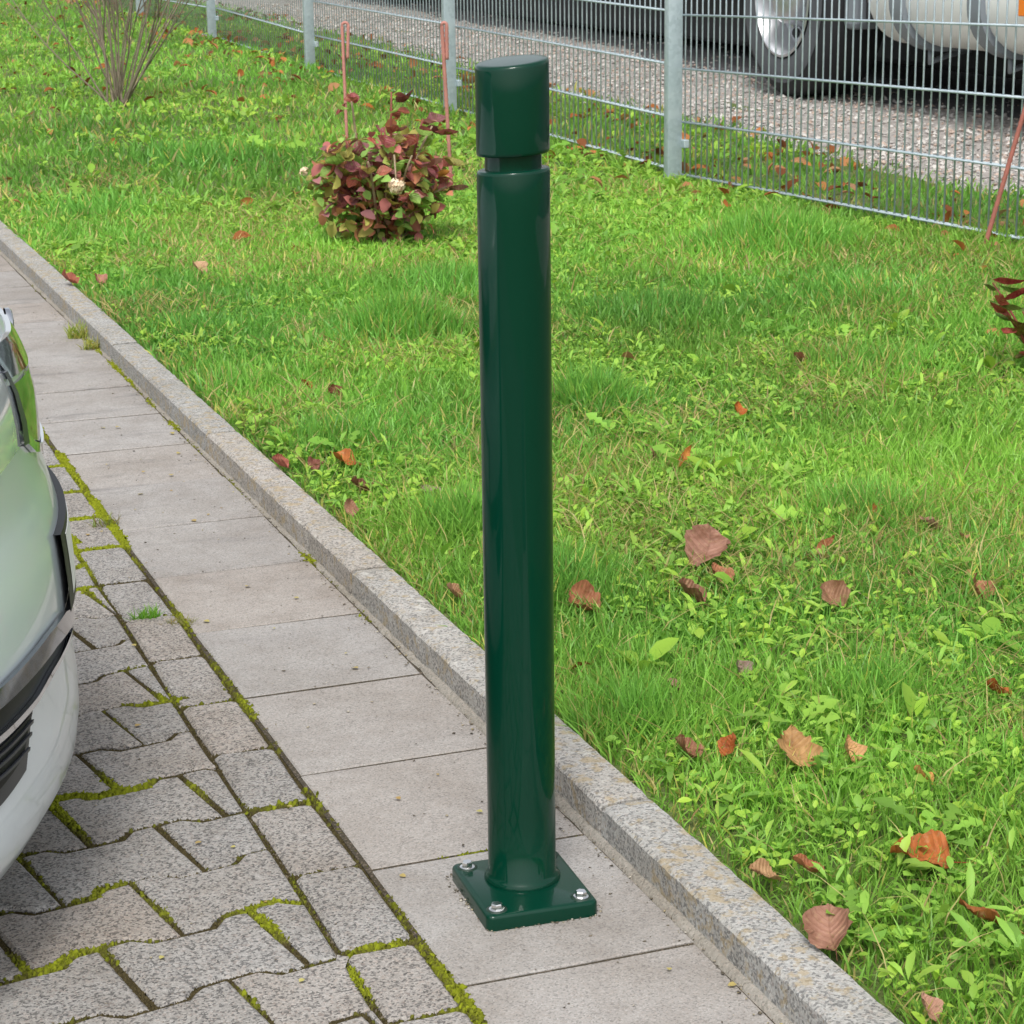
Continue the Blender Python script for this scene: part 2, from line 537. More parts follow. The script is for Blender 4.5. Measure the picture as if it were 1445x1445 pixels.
# ------------------------------------------------------------------ slab pavement
SX0, SX1 = -0.1435, 0.1268
pav = mesh_obj('pavement', [(-0.148, -3, -.0022), (KX, -3, -.0022), (KX, 40, -.0022), (-0.148, 40, -.0022), (-0.148, -3, -.06), (KX, -3, -.06), (KX, 40, -.06), (-0.148, 40, -.06)],
               [(0, 1, 2, 3), (0, 4, 5, 1), (1, 5, 6, 2), (2, 6, 7, 3), (3, 7, 4, 0)], M['bed'])
pav.data.materials[0] = M['joint']
tag(pav, kind='structure')
PY0, PP = 0.119, 0.309
for k in range(-5, 40):
    y0, y1 = PY0 + PP * k, PY0 + PP * (k + 1)
    w, h = (SX1 - SX0) / 2 - .002, PP / 2 - (.0026 if k < 4 else .0038)
    base = []
    for (ax, ay, bx, by) in ((-w, -h, w, -h), (w, -h, w, h), (w, h, -w, h), (-w, h, -w, -h)):
        for t in (0, .5):
            base.append((ax + (bx - ax) * t, ay + (by - ay) * t))
    me = stone_mesh('slab', base, .05, M['slab'], .0022, .002, .0009)
    s = link('slab', me, pav, ((SX0 + SX1) / 2, (y0 + y1) / 2, random.uniform(-.0012, .0012)))
    s.rotation_euler = (random.uniform(-.004, .004), random.uniform(-.004, .004), random.uniform(-.004, .004))
    joint((SX0, y1), (SX1, y1), .0028, {0: .0, -1: .55}.get(k, .10))
    joint((SX0 - .003, y0), (SX0 - .003, y1), .0058, .9)
# sandy mortar fillet at the foot of the kerb
V = []; F = []
ys = np.linspace(-3, 12, 500)
for i, y in enumerate(ys):
    wd = .0105 + .003 * mnoise.noise((y * 9, 0, 1)) + .003 * mnoise.noise((y * 40, 0, 1))
    hh = .004 + .003 * mnoise.noise((y * 25, 3, 1))
    if y > .75: hh -= .004
    V += [(KX - wd - .003, y, -.008), (KX - wd * .75, y, hh - .001), (KX - .003, y, hh + .002), (KX + .004, y, hh + .002)]
    if i:
        for q in range(3):
            F.append(((i - 1) * 4 + q, (i - 1) * 4 + q + 1, i * 4 + q + 1, i * 4 + q))
mesh_obj('mortar_fillet', V, F, M['mortar'], pav, smooth=True)
for k in range(60):
    y = .5 + k * .15
    joint((KX - .008, y), (KX - .008, y + .15), .008, .9 if y > .9 else .25)

# ------------------------------------------------------------------ kerb
kerb = mesh_obj('kerb', [(KX + .006, -3, -.1), (KX + KW - .006, -3, -.1), (KX + KW - .006, 40, -.1), (KX + .006, 40, -.1), (KX + .006, -3, KH - .006), (KX + KW - .006, -3, KH - .006), (KX + KW - .006, 40, KH - .006), (KX + .006, 40, KH - .006)],
                [(4, 5, 6, 7), (0, 1, 5, 4), (1, 2, 6, 5), (3, 0, 4, 7)], M['bed'])
tag(kerb, kind='structure')
kj = [-2.99, -1.975, -.94, .095, 1.13, 2.165, 2.729, 3.2]
while kj[-1] < 20: kj.append(kj[-1] + 1.035)
for a, b_ in zip(kj, kj[1:]):
    n = max(8, int((b_ - a) / (.018 if a < 3.3 else .06)))
    prof = [(0, -.08), (0, .012), (0, KH - .0045), (.0045, KH), (KW * .35, KH + .0004), (KW * .7, KH + .0003), (KW - .004, KH - .0006), (KW, KH - .006), (KW, -.08)]
    V = []; F = []
    for i in range(n + 1):
        y = a + .003 + (b_ - a - .006) * i / n
        edge = .004 * max(0, 1 - min(i, n - i) / 1.0)
        for (x, z) in prof:
            q = .0016 if z > 0 else 0
            dx = q * mnoise.noise((x * 20, y * 35, z * 20)) + .6 * q * mnoise.noise((x * 70, y * 110, z * 20 + 4))
            dz = .0014 * mnoise.noise((x * 60, y * 60, 7)) if z > .02 else 0
            chip = max(0, mnoise.noise((y * 16, 2.2, x * 5)) - .38) * .014 if z > .03 and x < .006 else 0
            V.append((KX + x + dx + chip * .8, y, z + dz - chip - (edge * .5 if z > .02 else 0)))
    m_ = len(prof)
    for i in range(n):
        for q in range(m_ - 1):
            F.append((i * m_ + q, (i + 1) * m_ + q, (i + 1) * m_ + q + 1, i * m_ + q + 1))
    F.append(tuple(range(m_))); F.append(tuple(n * m_ + q for q in range(m_))[::-1])
    ks = mesh_obj('kerb_stone', V, F, M['kerb'], kerb)
    ks.location.z = random.uniform(-.001, .001)
    ks.location.x = random.uniform(-.0012, .0012)

# ------------------------------------------------------------------ parking bay of bone-shaped pavers
bay = mesh_obj('parking_bay', [(-9, -3, -.007), (-.148, -3, -.007), (-.148, 40, -.007), (-9, 40, -.007)], [(0, 1, 2, 3)], M['bed'])
tag(bay, kind='structure')
BX = -.2345
SQ = [-1.03, -.83, -.63, -.43, -.235, -.07, .138, .344, .541, .734, .944, 1.15, 1.36]
while SQ[-1] < 9: SQ.append(SQ[-1] + .206)
for a, b_ in zip(SQ, SQ[1:]):
    x0, x1 = BX + .0035, SX0 - .0085
    base = []
    P4 = [(x0, a + .0035), (x1, a + .0035), (x1, b_ - .0035), (x0, b_ - .0035)]
    cxy = ((x0 + x1) / 2, (a + b_) / 2)
    for i in range(4):
        p, q = P4[i], P4[(i + 1) % 4]
        e = Vector(q) - Vector(p); L = e.length; e.normalize()
        for t in (.008, L / 2, L - .008):
            base.append((p[0] + e.x * t - cxy[0], p[1] + e.y * t - cxy[1]))
    s = link('paving_stone', stone_mesh('border_stone', base, .05, M['paver'], .004, .0035, .0014), bay, (*cxy, random.uniform(-.002, .001)))
    s.rotation_euler = (random.uniform(-.012, .012), random.uniform(-.012, .012), random.uniform(-.015, .015))
    joint((x0, b_), (x1, b_), .0055, .95)
    joint((BX, a), (BX, b_), .005, .85)
TH = math.atan(.18)
e1, e2 = (math.cos(TH), math.sin(TH)), (-math.sin(TH), math.cos(TH))
uv2w = lambda u, v: (u * e1[0] + v * e2[0], u * e1[1] + v * e2[1])
LB, PB, AB = .1738, .1385, .0093
def bound(k, u):                               # height of row boundary k at u
    ph = -.281 if k % 2 == 0 else -.281 - LB / 2
    s = ((u - ph) / LB + .5) % 1.0 - .5        # 0 = centre of a high stretch
    a = abs(s)
    t = min(max((a - .195) / .11, 0), 1)
    return .113 + PB * k + AB * (1 - 2 * t)
US = [0, .195, .25, .305, .5]
bone_meshes = None
far_V, far_F = [], []
for k in range(-9, 40):                        # row between boundary k and k+1
    phj = -.281 - LB / 2 if k % 2 == 0 else -.281      # joints sit on the highs of the upper boundary
    for c_ in range(-28, 14):
        u0 = phj + c_ * LB
        us = [u0 + LB * t for t in (0, .195, .25, .305, .695, .75, .805, 1)]
        poly = [(u, bound(k, u)) for u in us] + [(u, bound(k + 1, u)) for u in reversed(us)]
        ctr = uv2w(u0 + LB / 2, .113 + PB * (k + .5))
        if ctr[0] < -3.2 or ctr[1] < -1.3 or ctr[1] > 7 or ctr[0] > .1: continue
        near = ctr[0] > -1.0 and ctr[1] < 2.6
        W = [uv2w(*p) for p in poly]
        cut = max(p[0] for p in W) > BX - .0001
        if cut:
            W = clip_poly(W, (1, 0), BX - .0008)
            if len(W) < 3 or area(W) < 4e-4: continue
        hw = .0036
        P2 = inset(W, hw)
        cc = (sum(p[0] for p in P2) / len(P2), sum(p[1] for p in P2) / len(P2)) if cut else ctr
        P2 = [(p[0] - cc[0], p[1] - cc[1]) for p in P2]
        zz = random.uniform(-.0018, .0012)
        if near:
            if cut:
                me = stone_mesh('cut_stone', P2, .05, M['paver'], .0035)
            else:
                if bone_meshes is None or len(bone_meshes) < 5:
                    bone_meshes = (bone_meshes or []) + [stone_mesh('bone_stone', P2, .05, M['paver'], .004, .0034, .0015)]
                me = random.choice(bone_meshes)
            s = link('paving_stone', me, bay, (*cc, zz))
            s.rotation_euler = (random.uniform(-.010, .010), random.uniform(-.010, .010), random.uniform(-.011, .011))
            # joints for the moss
            top = [uv2w(u, bound(k + 1, u)) for u in us]
            for p, q in zip(top, top[1:]):
                if (p[0] + q[0]) / 2 < BX: joint(p, q, .0058, 1.0)
            p, q = uv2w(u0, bound(k, u0)), uv2w(u0, bound(k + 1, u0))
            if (p[0] + q[0]) / 2 < BX: joint(p, q, .0052, .9)
        else:
            top = inset(P2, .003); n = len(P2); o_ = len(far_V)
            far_V += [(x + cc[0], y + cc[1], -.012) for x, y in P2] + [(x + cc[0], y + cc[1], zz) for x, y in top]
            far_F += [(o_ + i, o_ + (i + 1) % n, o_ + n + (i + 1) % n, o_ + n + i) for i in range(n)] + [tuple(o_ + n + i for i in range(n))]
tag(mesh_obj('distant_paving', far_V, far_F, M['paver'], bay), kind='stuff')

# ------------------------------------------------------------------ moss in the joints
px_, py_, pz_, ps_, pc_ = [], [], [], [], []
for (ax, ay, bx, by, hw, st) in joints:
    L = math.hypot(bx - ax, by - ay)
    mx_, my_ = (ax + bx) / 2, (ay + by) / 2
    if my_ < -1 or my_ > 6 or L < 1e-5: continue
    n = int(L * (3000 if my_ < 2.2 else 900) * (1.6 if hw > .005 else .7))
    t = rng.random(n); s = rng.normal(0, .55, n)
    nx, ny = -(by - ay) / L, (bx - ax) / L
    X = ax + (bx - ax) * t + nx * hw * s
    Y = ay + (by - ay) * t + ny * hw * s
    d = vnoise(X, Y, 7, 21) * .6 + vnoise(X, Y, 22, 22) * .4
    lush = vnoise(X, Y, 3.1, 23) * .55 + vnoise(X, Y, 12, 25) * .45
    keep = d < .24 + .68 * st
    X, Y, lush = X[keep], Y[keep], lush[keep]
    m_ = len(X)
    g = sstep(.46, .80, lush + rng.normal(0, .07, m_))
    px_.append(X); py_.append(Y); pc_.append(g)
    ps_.append((.0014 + .0022 * rng.random(m_)) * (.75 + .55 * g) * (1.0 if hw > .005 else .55))
    pz_.append(np.full(m_, -.0062) + .0050 * g)
X, Y, Zm, S, G = map(np.concatenate, (px_, py_, pz_, ps_, pc_))
n = len(X)
tv = [(math.cos(a), math.sin(a), -.6) for a in np.arange(5) * 2 * math.pi / 5] + [(.62 * math.cos(a + .6), .62 * math.sin(a + .6), .62) for a in np.arange(5) * 2 * math.pi / 5] + [(0, 0, 1.0)]
tf = [(i, (i + 1) % 5, 5 + (i + 1) % 5, 5 + i) for i in range(5)] + [(5 + i, 5 + (i + 1) % 5, 10) for i in range(5)]
T = np.array(tv)[None] * np.ones((n, 1, 1)) + rng.normal(0, .28, (n, 11, 3))
a = rng.random(n) * 6.28
ca, sa = np.cos(a)[:, None], np.sin(a)[:, None]
T2 = np.stack([T[..., 0] * ca - T[..., 1] * sa, T[..., 0] * sa + T[..., 1] * ca, T[..., 2] * 1.15], -1) * S[:, None, None]
T2 += np.stack([X, Y, Zm], -1)[:, None, :]
brown = np.array([.070, .056, .026]); olive = np.array([.105, .105, .020]); lime = np.array([.215, .245, .014])
g = G[:, None]
tint = np.where(g < .5, brown + (olive - brown) * g * 2, olive + (lime - olive) * (g - .5) * 2) * (.75 + .5 * rng.random((n, 1)))
tag(inst_mesh('moss', tv, tf, T2, tint, M['moss']), kind='stuff')
print('moss clumps', n)

# ------------------------------------------------------------------ grass
def in_view(X, Y, pad=0.55):
    dx, dy = X + .798, Y + 2.135
    d = dx * CZ.x + dy * CZ.y
    s = dx * CX.x + dy * CX.y
    return (np.abs(s) < d * .233 * 1.12 + pad) & (d > .9)

def scatter(n, x0, x1, y0, y1, rho_fun):
    X = rng.uniform(x0, x1, n); Y = rng.uniform(y0, y1, n)
    k = in_view(X, Y) & (rng.random(n) < rho_fun(X, Y))
    return X[k], Y[k]

def make_blades(name, X, Y, H, W, lean, TINT, Z=None, az=None, mat='grass'):
    n = len(X)
    a = rng.random(n) * 6.283 if az is None else az
    Z = lawn_z(X, Y) - .004 if Z is None else Z
    la = rng.random(n) * 6.283                    # lean direction
    lx, ly = np.cos(la) * lean * H, np.sin(la) * lean * H
    wx, wy = np.cos(a) * W / 2, np.sin(a) * W / 2
    hz = H * np.sqrt(np.clip(1 - (lean * .8) ** 2, .08, 1))
    T = np.zeros((n, 7, 3))
    for i, (t, ww) in enumerate(((0, .8), (.4, 1.0), (.75, .7))):
        bx, by, bz = X + lx * t ** 1.8, Y + ly * t ** 1.8, Z + hz * (t if i < 2 else t * .97)
        T[:, 2 * i] = np.stack([bx - wx * ww, by - wy * ww, bz], -1)
        T[:, 2 * i + 1] = np.stack([bx + wx * ww, by + wy * ww, bz], -1)
    T[:, 6] = np.stack([X + lx, Y + ly, Z + hz * np.where(lean > .75, .9, 1.0)], -1)
    return inst_mesh(name, None, [(0, 1, 3, 2), (2, 3, 5, 4), (4, 5, 6)], T, TINT, M[mat])

def lerp(a, b_, t):
    return np.array(a) * (1 - t)[:, None] + np.array(b_) * t[:, None]

TUFTS = [(.816, 3.0, .17, .115), (2.25, 3.80, .26, .12), (.95, 2.07, .10, .10), (.39, 1.30, .10, .075), (.36, 2.0, .12, .05), (.28, .35, .10, .045), (.62, .30, .09, .04),
         (.42, .9, .12, .05), (1.05, 1.1, .13, .05), (1.5, 3.0, .2, .06), (1.15, 3.6, .22, .06), (.25, 2.55, .12, .05), (1.2, 6.8, .4, .07), (.5, 5.6, .3, .06), (.34, 3.3, .12, .04), (1.7, 2.2, .2, .05), (2.1, 2.9, .2, .05)]
def tuftiness(X, Y):
    h = np.zeros_like(X)
    for (tx, ty, tr, th_) in TUFTS:
        q = ((X - tx) ** 2 + (Y - ty) ** 2) / tr ** 2
        h = np.maximum(h, th_ * np.exp(-q * 1.3))
    return h

def dist(X, Y):
    return np.hypot(X + .8, Y + 2.13)

def grass_layer(N, x0, x1, y0, y1, hmul, wmul):
    rho = lambda X, Y: np.clip((3.0 / dist(X, Y)) ** 1.45, .03, 1.0) * (1 - .3 * sstep(.5, .66, vnoise(X, Y, 2.6, 31)))
    X, Y = scatter(N, x0, x1, y0, y1, rho)
    n = len(X)
    D = dist(X, Y)
    clump = vnoise(X, Y, 2.6, 31) * .6 + vnoise(X, Y, 8, 32) * .4
    tf_ = tuftiness(X, Y)
    H = (.022 + .028 * rng.random(n) + .03 * (1 - clump) * rng.random(n)) * hmul + tf_ * (.55 + .5 * rng.random(n))
    near_k = sstep(KX + KW + .1, KX + KW, X)
    H *= 1 - .25 * near_k
    W = (.0020 + .0016 * rng.random(n)) * np.clip(D / 3.2, .9, 2.6) * wmul
    lean = np.clip(rng.normal(.55, .25, n) - tf_ * 2.0, .1, 1.1)
    t = np.clip(vnoise(X, Y, 1.7, 33) * .7 + .3 * rng.random(n), 0, 1)
    tint = lerp((.128, .345, .056), (.30, .54, .074), t)
    tk = sstep(.01, .05, tf_)
    tint = tint * (1 - .45 * tk)[:, None] + np.array((.17, .44, .08)) * (.45 * tk)[:, None]
    yel = rng.random(n) < .06 + .18 * near_k + .12 * sstep(.55, .75, vnoise(X, Y, 2.3, 35))
    tint[yel] = lerp((.52, .52, .10), (.54, .44, .20), rng.random(n))[yel]
    tint *= ((.78 + .56 * rng.random(n)) * (.70 + .58 * vnoise(X, Y, 1.25, 71)) * (.86 + .28 * vnoise(X, Y, 5.5, 72)))[:, None]
    return X, Y, H, W, lean, tint

parts = [grass_layer(600000, KX + KW + .004, 2.9, -1.1, 5.6, 1.0, 1.0), grass_layer(560000, KX + KW + .01, 3.75, 5.6, 26, 1.15, 1.25),
         grass_layer(26000, 2.9, 3.85, 1.5, 5.6, .9, 1.1)]
X, Y, H, W, LN, TT = [np.concatenate(q) for q in zip(*parts)]
k = (X < 3.55) | (rng.random(len(X)) < sstep(3.95, 3.5, X) * .7)
X, Y, H, W, LN, TT = [q[k] for q in (X, Y, H, W, LN, TT)]
print('grass blades', len(X))
tag(make_blades('grass', X, Y, H, W, LN, TT), kind='stuff')

# extra long blades of the big tufts
XS, YS, HS, WS, LS, TS = [], [], [], [], [], []
for (tx, ty, tr, th_) in TUFTS[:9]:
    n = int(900 * (tr / .15) ** 1.2)
    r_ = tr * .75 * np.sqrt(rng.random(n)); a = rng.random(n) * 6.283
    XS.append(tx + r_ * np.cos(a)); YS.append(ty + r_ * np.sin(a))
    HS.append((th_ + .02) * (.6 + .65 * rng.random(n)) * (1 - .5 * r_ / tr)); WS.append((.002 + .0015 * rng.random(n)) * np.clip(dist(XS[-1], YS[-1]) / 3, .9, 2))
    LS.append(np.clip(rng.normal(.4, .22, n), .05, 1))
    TS.append(lerp((.16, .40, .07), (.34, .58, .09), rng.random(n)) * (.75 + .5 * rng.random((n, 1))))
k_ = [np.concatenate(q) for q in (XS, YS, HS, WS, LS, TS)]
keep = k_[0] > KX + KW + .006
tag(make_blades('long_grass', *[q[keep] for q in k_]), kind='stuff')

# dead, flattened blades between the green ones
X, Y = scatter(85000, KX + KW, 2.9, -1.1, 7, lambda X, Y: np.clip((3.0 / dist(X, Y)) ** 1.3, .05, 1) * (.12 + .88 * sstep(.48, .72, vnoise(X, Y, 2.3, 35))))
n = len(X)
tag(make_blades('dry_grass', X, Y, .03 + .05 * rng.random(n), (.0013 + .0012 * rng.random(n)) * np.clip(dist(X, Y) / 3.2, .9, 2.2), np.clip(rng.normal(1.05, .12, n), .7, 1.2),
                lerp((.30, .20, .08), (.58, .50, .20), rng.random(n)), Z=lawn_z(X, Y) + .004 + .02 * rng.random(n)), kind='stuff')

# ------------------------------------------------------------------ broad-leaved weeds
def leaf_tpl(ts, ws, fold=.25, curl=.25):
    n = len(ts)
    V = [(0, t, -curl * t * t + .18 * t) for t in ts]
    L = [(-w, t + .02, -curl * t * t + .18 * t + fold * w) for t, w in zip(ts, ws)]
    Rr = [(w, t + .02, -curl * t * t + .18 * t + fold * w) for t, w in zip(ts, ws)]
    L, Rr = L[1:-1], Rr[1:-1]
    m_ = n - 2
    V = V + L + Rr
    F = [(0, 1, n), (0, n + m_, 1), (n - 2, n - 1, n + m_ - 1), (n - 2, n + 2 * m_ - 1, n - 1)]
    for i in range(1, n - 2):
        F.append((i, i + 1, n + i, n + i - 1)); F.append((i, n + m_ + i - 1, n + m_ + i, i + 1))
    return np.array(V), F

def place_leaves(name, tpl, X, Y, Z, yaw, pitch, roll, S, tint, mat, wid=None):
    V, F = tpl
    T = np.repeat(V[None], len(X), 0).copy()
    if wid is not None: T[..., 0] *= wid[:, None]
    T *= S[:, None, None]
    def rot(T, a, i, j):
        c_, s_ = np.cos(a)[:, None], np.sin(a)[:, None]
        u, v = T[..., i].copy(), T[..., j].copy()
        T[..., i] = u * c_ - v * s_; T[..., j] = u * s_ + v * c_
    rot(T, roll, 0, 2)
    rot(T, pitch, 1, 2)
    rot(T, yaw, 0, 1)
    T += np.stack([X, Y, Z], -1)[:, None, :]
    return inst_mesh(name, None, F, T, tint, M[mat])

TPL_OV = leaf_tpl([0, .28, .55, .82, 1], [0, .22, .27, .17, 0])
TPL_RD = leaf_tpl([0, .3, .7, 1], [0, .36, .36, 0], .2, .2)
TPL_LN = leaf_tpl([0, .35, .7, 1], [0, .10, .11, 0], .3, .5)
TPL_LB = leaf_tpl([0, .2, .3, .42, .5, .64, .72, .88, 1], [0, .05, .14, .05, .2, .07, .25, .13, 0], .2, .35)

def weed_plants(N, x0, x1, y0, y1, rho, nl, size, tpl, name, pitch, cols_, wid=(.8, 1.2)):
    X, Y = scatter(N, x0, x1, y0, y1, rho)
    rep = rng.integers(nl[0], nl[1] + 1, len(X))
    base = np.repeat(np.arange(len(X)), rep)
    n = len(base)
    first = np.concatenate([[0], np.cumsum(rep)[:-1]])
    idx = np.arange(n) - np.repeat(first, rep)
    yaw = rng.random(len(X))[base] * 6.28 + idx * 2.39 + rng.normal(0, .3, n)
    PX, PY = X[base], Y[base]
    D = dist(PX, PY)
    S = rng.uniform(size[0], size[1], len(X))[base] * (.7 + .5 * rng.random(n)) * np.clip(D / 6, 1, 1.5)
    pch = rng.normal(pitch[0], pitch[1], n)
    off = .2 * S
    PX = PX - np.sin(yaw) * off; PY = PY + np.cos(yaw) * off
    k = PX - np.sin(yaw) * S * .5 > KX + KW - .005
    Z = lawn_z(PX, PY) + .008 + .02 * rng.random(n)
    t = np.clip(rng.random(len(X))[base] * .7 + .3 * rng.random(n), 0, 1)
    tint = lerp(cols_[0], cols_[1], t) * (.78 + .44 * rng.random((n, 1)))
    a = [q[k] for q in (PX, PY, Z, yaw, pch, rng.normal(0, .3, n), S, tint)]
    o_ = place_leaves(name, tpl, *a, 'weed', wid=rng.uniform(*wid, n)[k])
    print(name, k.sum())
    return tag(o_, kind='stuff')

wmask = lambda X, Y: (1 - .60 * sstep(1.0, .2, Y - .35 * X)) * np.clip((3.0 / dist(X, Y)) ** 1.2, .05, 1) * (.12 + .88 * sstep(.42, .62, vnoise(X, Y, 2.6, 31))) * (1 - .85 * sstep(.02, .06, tuftiness(X, Y)))
LG0, LG1 = (.19, .41, .058), (.40, .59, .065)
weed_plants(46000, .22, 2.85, -1.1, 6, wmask, (3, 6), (.010, .021), TPL_OV, 'small_weeds', (.25, .35), (LG0, LG1))
weed_plants(30000, .22, 3.6, 6, 24, wmask, (3, 5), (.014, .03), TPL_OV, 'distant_weeds', (.4, .35), (LG0, LG1))
weed_plants(9000, .22, 2.85, -1.1, 8, lambda X, Y: wmask(X, Y) * .6, (3, 4), (.012, .02), TPL_RD, 'clover', (.15, .2), ((.17, .38, .05), (.28, .48, .065)))
weed_plants(420, .25, 2.8, -1.1, 7, lambda X, Y: wmask(X, Y) * .8, (5, 9), (.04, .075), TPL_LB, 'dandelion', (.45, .25), ((.17, .39, .05), (.30, .51, .065)))
weed_plants(800, .25, 2.8, -1.1, 7, lambda X, Y: wmask(X, Y) * .8, (3, 6), (.025, .052), TPL_OV, 'plantain', (.35, .3), ((.19, .41, .045), (.36, .54, .055)), (.7, 1.1))
weed_plants(7000, .22, 2.8, -1.1, 6, wmask, (4, 7), (.02, .042), TPL_LN, 'narrow_weeds', (.6, .3), ((.20, .43, .07), (.40, .60, .08)))

# ------------------------------------------------------------------ small dry leaf litter
def litter(N, x0, x1, y0, y1, rho, size, name):
    X, Y = scatter(N, x0, x1, y0, y1, rho)
    n = len(X)
    t = rng.random(n)
    tint = np.where((t < .5)[:, None], lerp((.16, .055, .022), (.36, .12, .03), rng.random(n)), lerp((.36, .21, .11), (.46, .17, .045), rng.random(n)))
    o_ = place_leaves(name, leaf_tpl([0, .25, .55, .85, 1], [0, .26, .34, .22, 0], .45, .55), X, Y, lawn_z(X, Y) + .012 + .02 * rng.random(n), rng.random(n) * 6.28,
                      rng.normal(.2, .45, n), rng.normal(0, .6, n), rng.uniform(*size, n) * np.clip(dist(X, Y) / 7, .75, 1.25), tint, 'litter', wid=rng.uniform(.6, 1.2, n))
    print(name, n)
    tag(o_, kind='stuff')
litter(2400, .25, 3.7, -1, 24, lambda X, Y: (.05 + .12 * sstep(.5, .65, vnoise(X, Y, 1.1, 51)) + .18 * sstep(6, 11, Y)) + .55 * sstep(2.1, 2.75, X) * sstep(.42, .66, vnoise(X, Y, 1.6, 52)) * sstep(3.9, 3.4, X), (.03, .06), 'leaf_litter')
litter(700, 2.35, 3.75, 2.5, 16, lambda X, Y: sstep(.3, .6, vnoise(X, Y, 1.6, 53)), (.03, .065), 'fence_leaf_litter')

# ------------------------------------------------------------------ gravel
n = 17000
X, Y = scatter(n * 2, 3.5, 5.6, 2.2, 17, lambda X, Y: np.clip((7.0 / dist(X, Y)) ** 1.2, .1, 1) * sstep(3.5, 3.9, X + .3 * (vnoise(X, Y, 3, 61) - .5)) * (.25 + .75 * sstep(5.3, 4.5, X)))
n = len(X)
ov = np.array([(1, 0, 0), (0, 1, 0), (-1, 0, 0), (0, -1, 0), (0, 0, .7), (0, 0, -.7)], float)
of = [(0, 1, 4), (1, 2, 4), (2, 3, 4), (3, 0, 4), (1, 0, 5), (2, 1, 5), (3, 2, 5), (0, 3, 5)]
T = ov[None] + rng.normal(0, .22, (n, 6, 3))
a = rng.random(n) * 6.28; ca, sa = np.cos(a)[:, None], np.sin(a)[:, None]
S = rng.uniform(.006, .015, n)[:, None, None]
T = np.stack([T[..., 0] * ca - T[..., 1] * sa, T[..., 0] * sa + T[..., 1] * ca, T[..., 2]], -1) * S + np.stack([X, Y, lawn_z(np.full(n, 3.3), Y) + .016], -1)[:, None, :]
t = rng.random(n)
tint = np.where((t < .25)[:, None], lerp((.34, .26, .215), (.46, .36, .30), rng.random(n)), lerp((.26, .245, .23), (.56, .53, .49), rng.random(n)))
gobj = inst_mesh('gravel', None, of, T, tint, M['pebble'])
gobj.data.polygons.foreach_set('use_smooth', [False] * len(gobj.data.polygons))
tag(gobj, kind='stuff')

# ------------------------------------------------------------------ grit and leaf crumbs on the paving
n = 2600
Y = rng.uniform(-.8, 4, n); w = rng.random(n)
X = np.where(w < .5, KX - .006 - np.abs(rng.normal(0, .012, n)), np.where(w < .75, rng.uniform(SX0, SX1, n), rng.uniform(-.9, SX0, n)))
a_ = rng.random(260) * 4                        # grit swept against the base plate
px4 = np.where(a_ < 1, -.0705, np.where(a_ < 2, .0615, rng.uniform(-.07, .06, 260))); py4 = np.where(a_ < 2, rng.uniform(-.09, .058, 260), np.where(a_ < 3, -.092, .060))
X[:260] = px4 + rng.normal(0, .002, 260); Y[:260] = py4 - .055 * px4 + rng.normal(0, .002, 260)
k = in_view(X, Y, .2); X, Y, w = X[k], Y[k], w[k]; n = len(X)
T = (ov[None] + rng.normal(0, .25, (n, 6, 3))) * (.0007 + .0016 * rng.random(n) ** 3)[:, None, None] * np.array((1.2, 1, .7)) + np.stack([X, Y, np.full(n, .0012)], -1)[:, None, :]
tint = np.where((rng.random(n) < .6)[:, None], lerp((.06, .05, .035), (.20, .17, .12), rng.random(n)), lerp((.30, .24, .12), (.45, .42, .36), rng.random(n)))
tag(inst_mesh('grit', None, of, T, tint, M['pebble']), kind='stuff')
n = 70
X = rng.uniform(-.7, SX1, n); Y = rng.uniform(-.6, 3, n)
tag(place_leaves('leaf_crumbs', leaf_tpl([0, .3, .7, 1], [0, .4, .35, 0], .2, .2), X, Y, np.full(n, .0022), rng.random(n) * 6.28, rng.normal(0, .08, n), rng.normal(0, .1, n),
                 rng.uniform(.005, .013, n), lerp((.38, .26, .10), (.46, .42, .14), rng.random(n)), 'litter'), kind='stuff')

# ------------------------------------------------------------------ bollard
FWD = Vector((0.348, 0.938)); RGT = Vector((0.936, -0.351))
def shear(x, y, z):
    k = sstep(.70, .80, z) * .05 + sstep(.83, .90, z) * .040
    kd = sstep(.83, .90, z) * .085
    return float(k * (x * RGT.x + y * RGT.y) + kd * (x * FWD.x + y * FWD.y))
rb = .038
boll = thing('bollard', 'glossy dark green steel bollard with grooved neck bolted to the slab path', 'bollard', (0, 0, 0.0))
bm = lathe_bm([(rb - .002, .017), (rb + .005, .0175), (rb + .0052, .0195), (rb + .003, .0235), (rb, .027), (rb, .1), (rb, .2), (rb, .4), (rb, .6), (rb, .7), (rb, .76), (rb, .8075), (rb - .0004, .8095), (rb - .0014, .8108), (rb - .0030, .8113), (.027, .8114)], 72, shear)
tubeo = bm_obj('tube', bm, M['bollard'], boll, True); sharp(tubeo, 50)
nk = bm_obj('neck', lathe_bm([(.0295, .800), (.0295, .811), (.0295, .827), (.0295, .838)], 64, shear), M['bollard'], boll, True)
hd = bm_obj('head', lathe_bm([(.024, .8260), (.034, .8260), (.0366, .8265), (rb - .0003, .828), (rb, .8305), (rb, .86), (rb, .88), (rb, .9165), (rb - .0004, .9185), (rb - .0014, .9198), (rb - .0030, .9204), (.030, .9206), (.0, .9206)], 72, shear), M['bollard'], boll, True)
sharp(hd, 50)
bm = box_bm(-.064, .064, -.074, .074, .0002, .018, 0)
vert = [e for e in bm.edges if abs(e.verts[0].co.z - e.verts[1].co.z) > .01]
bmesh.ops.bevel(bm, geom=vert, offset=.009, segments=5, affect='EDGES', profile=.5)
topf = [e for e in bm.edges if e.verts[0].co.z > .017 and e.verts[1].co.z > .017]
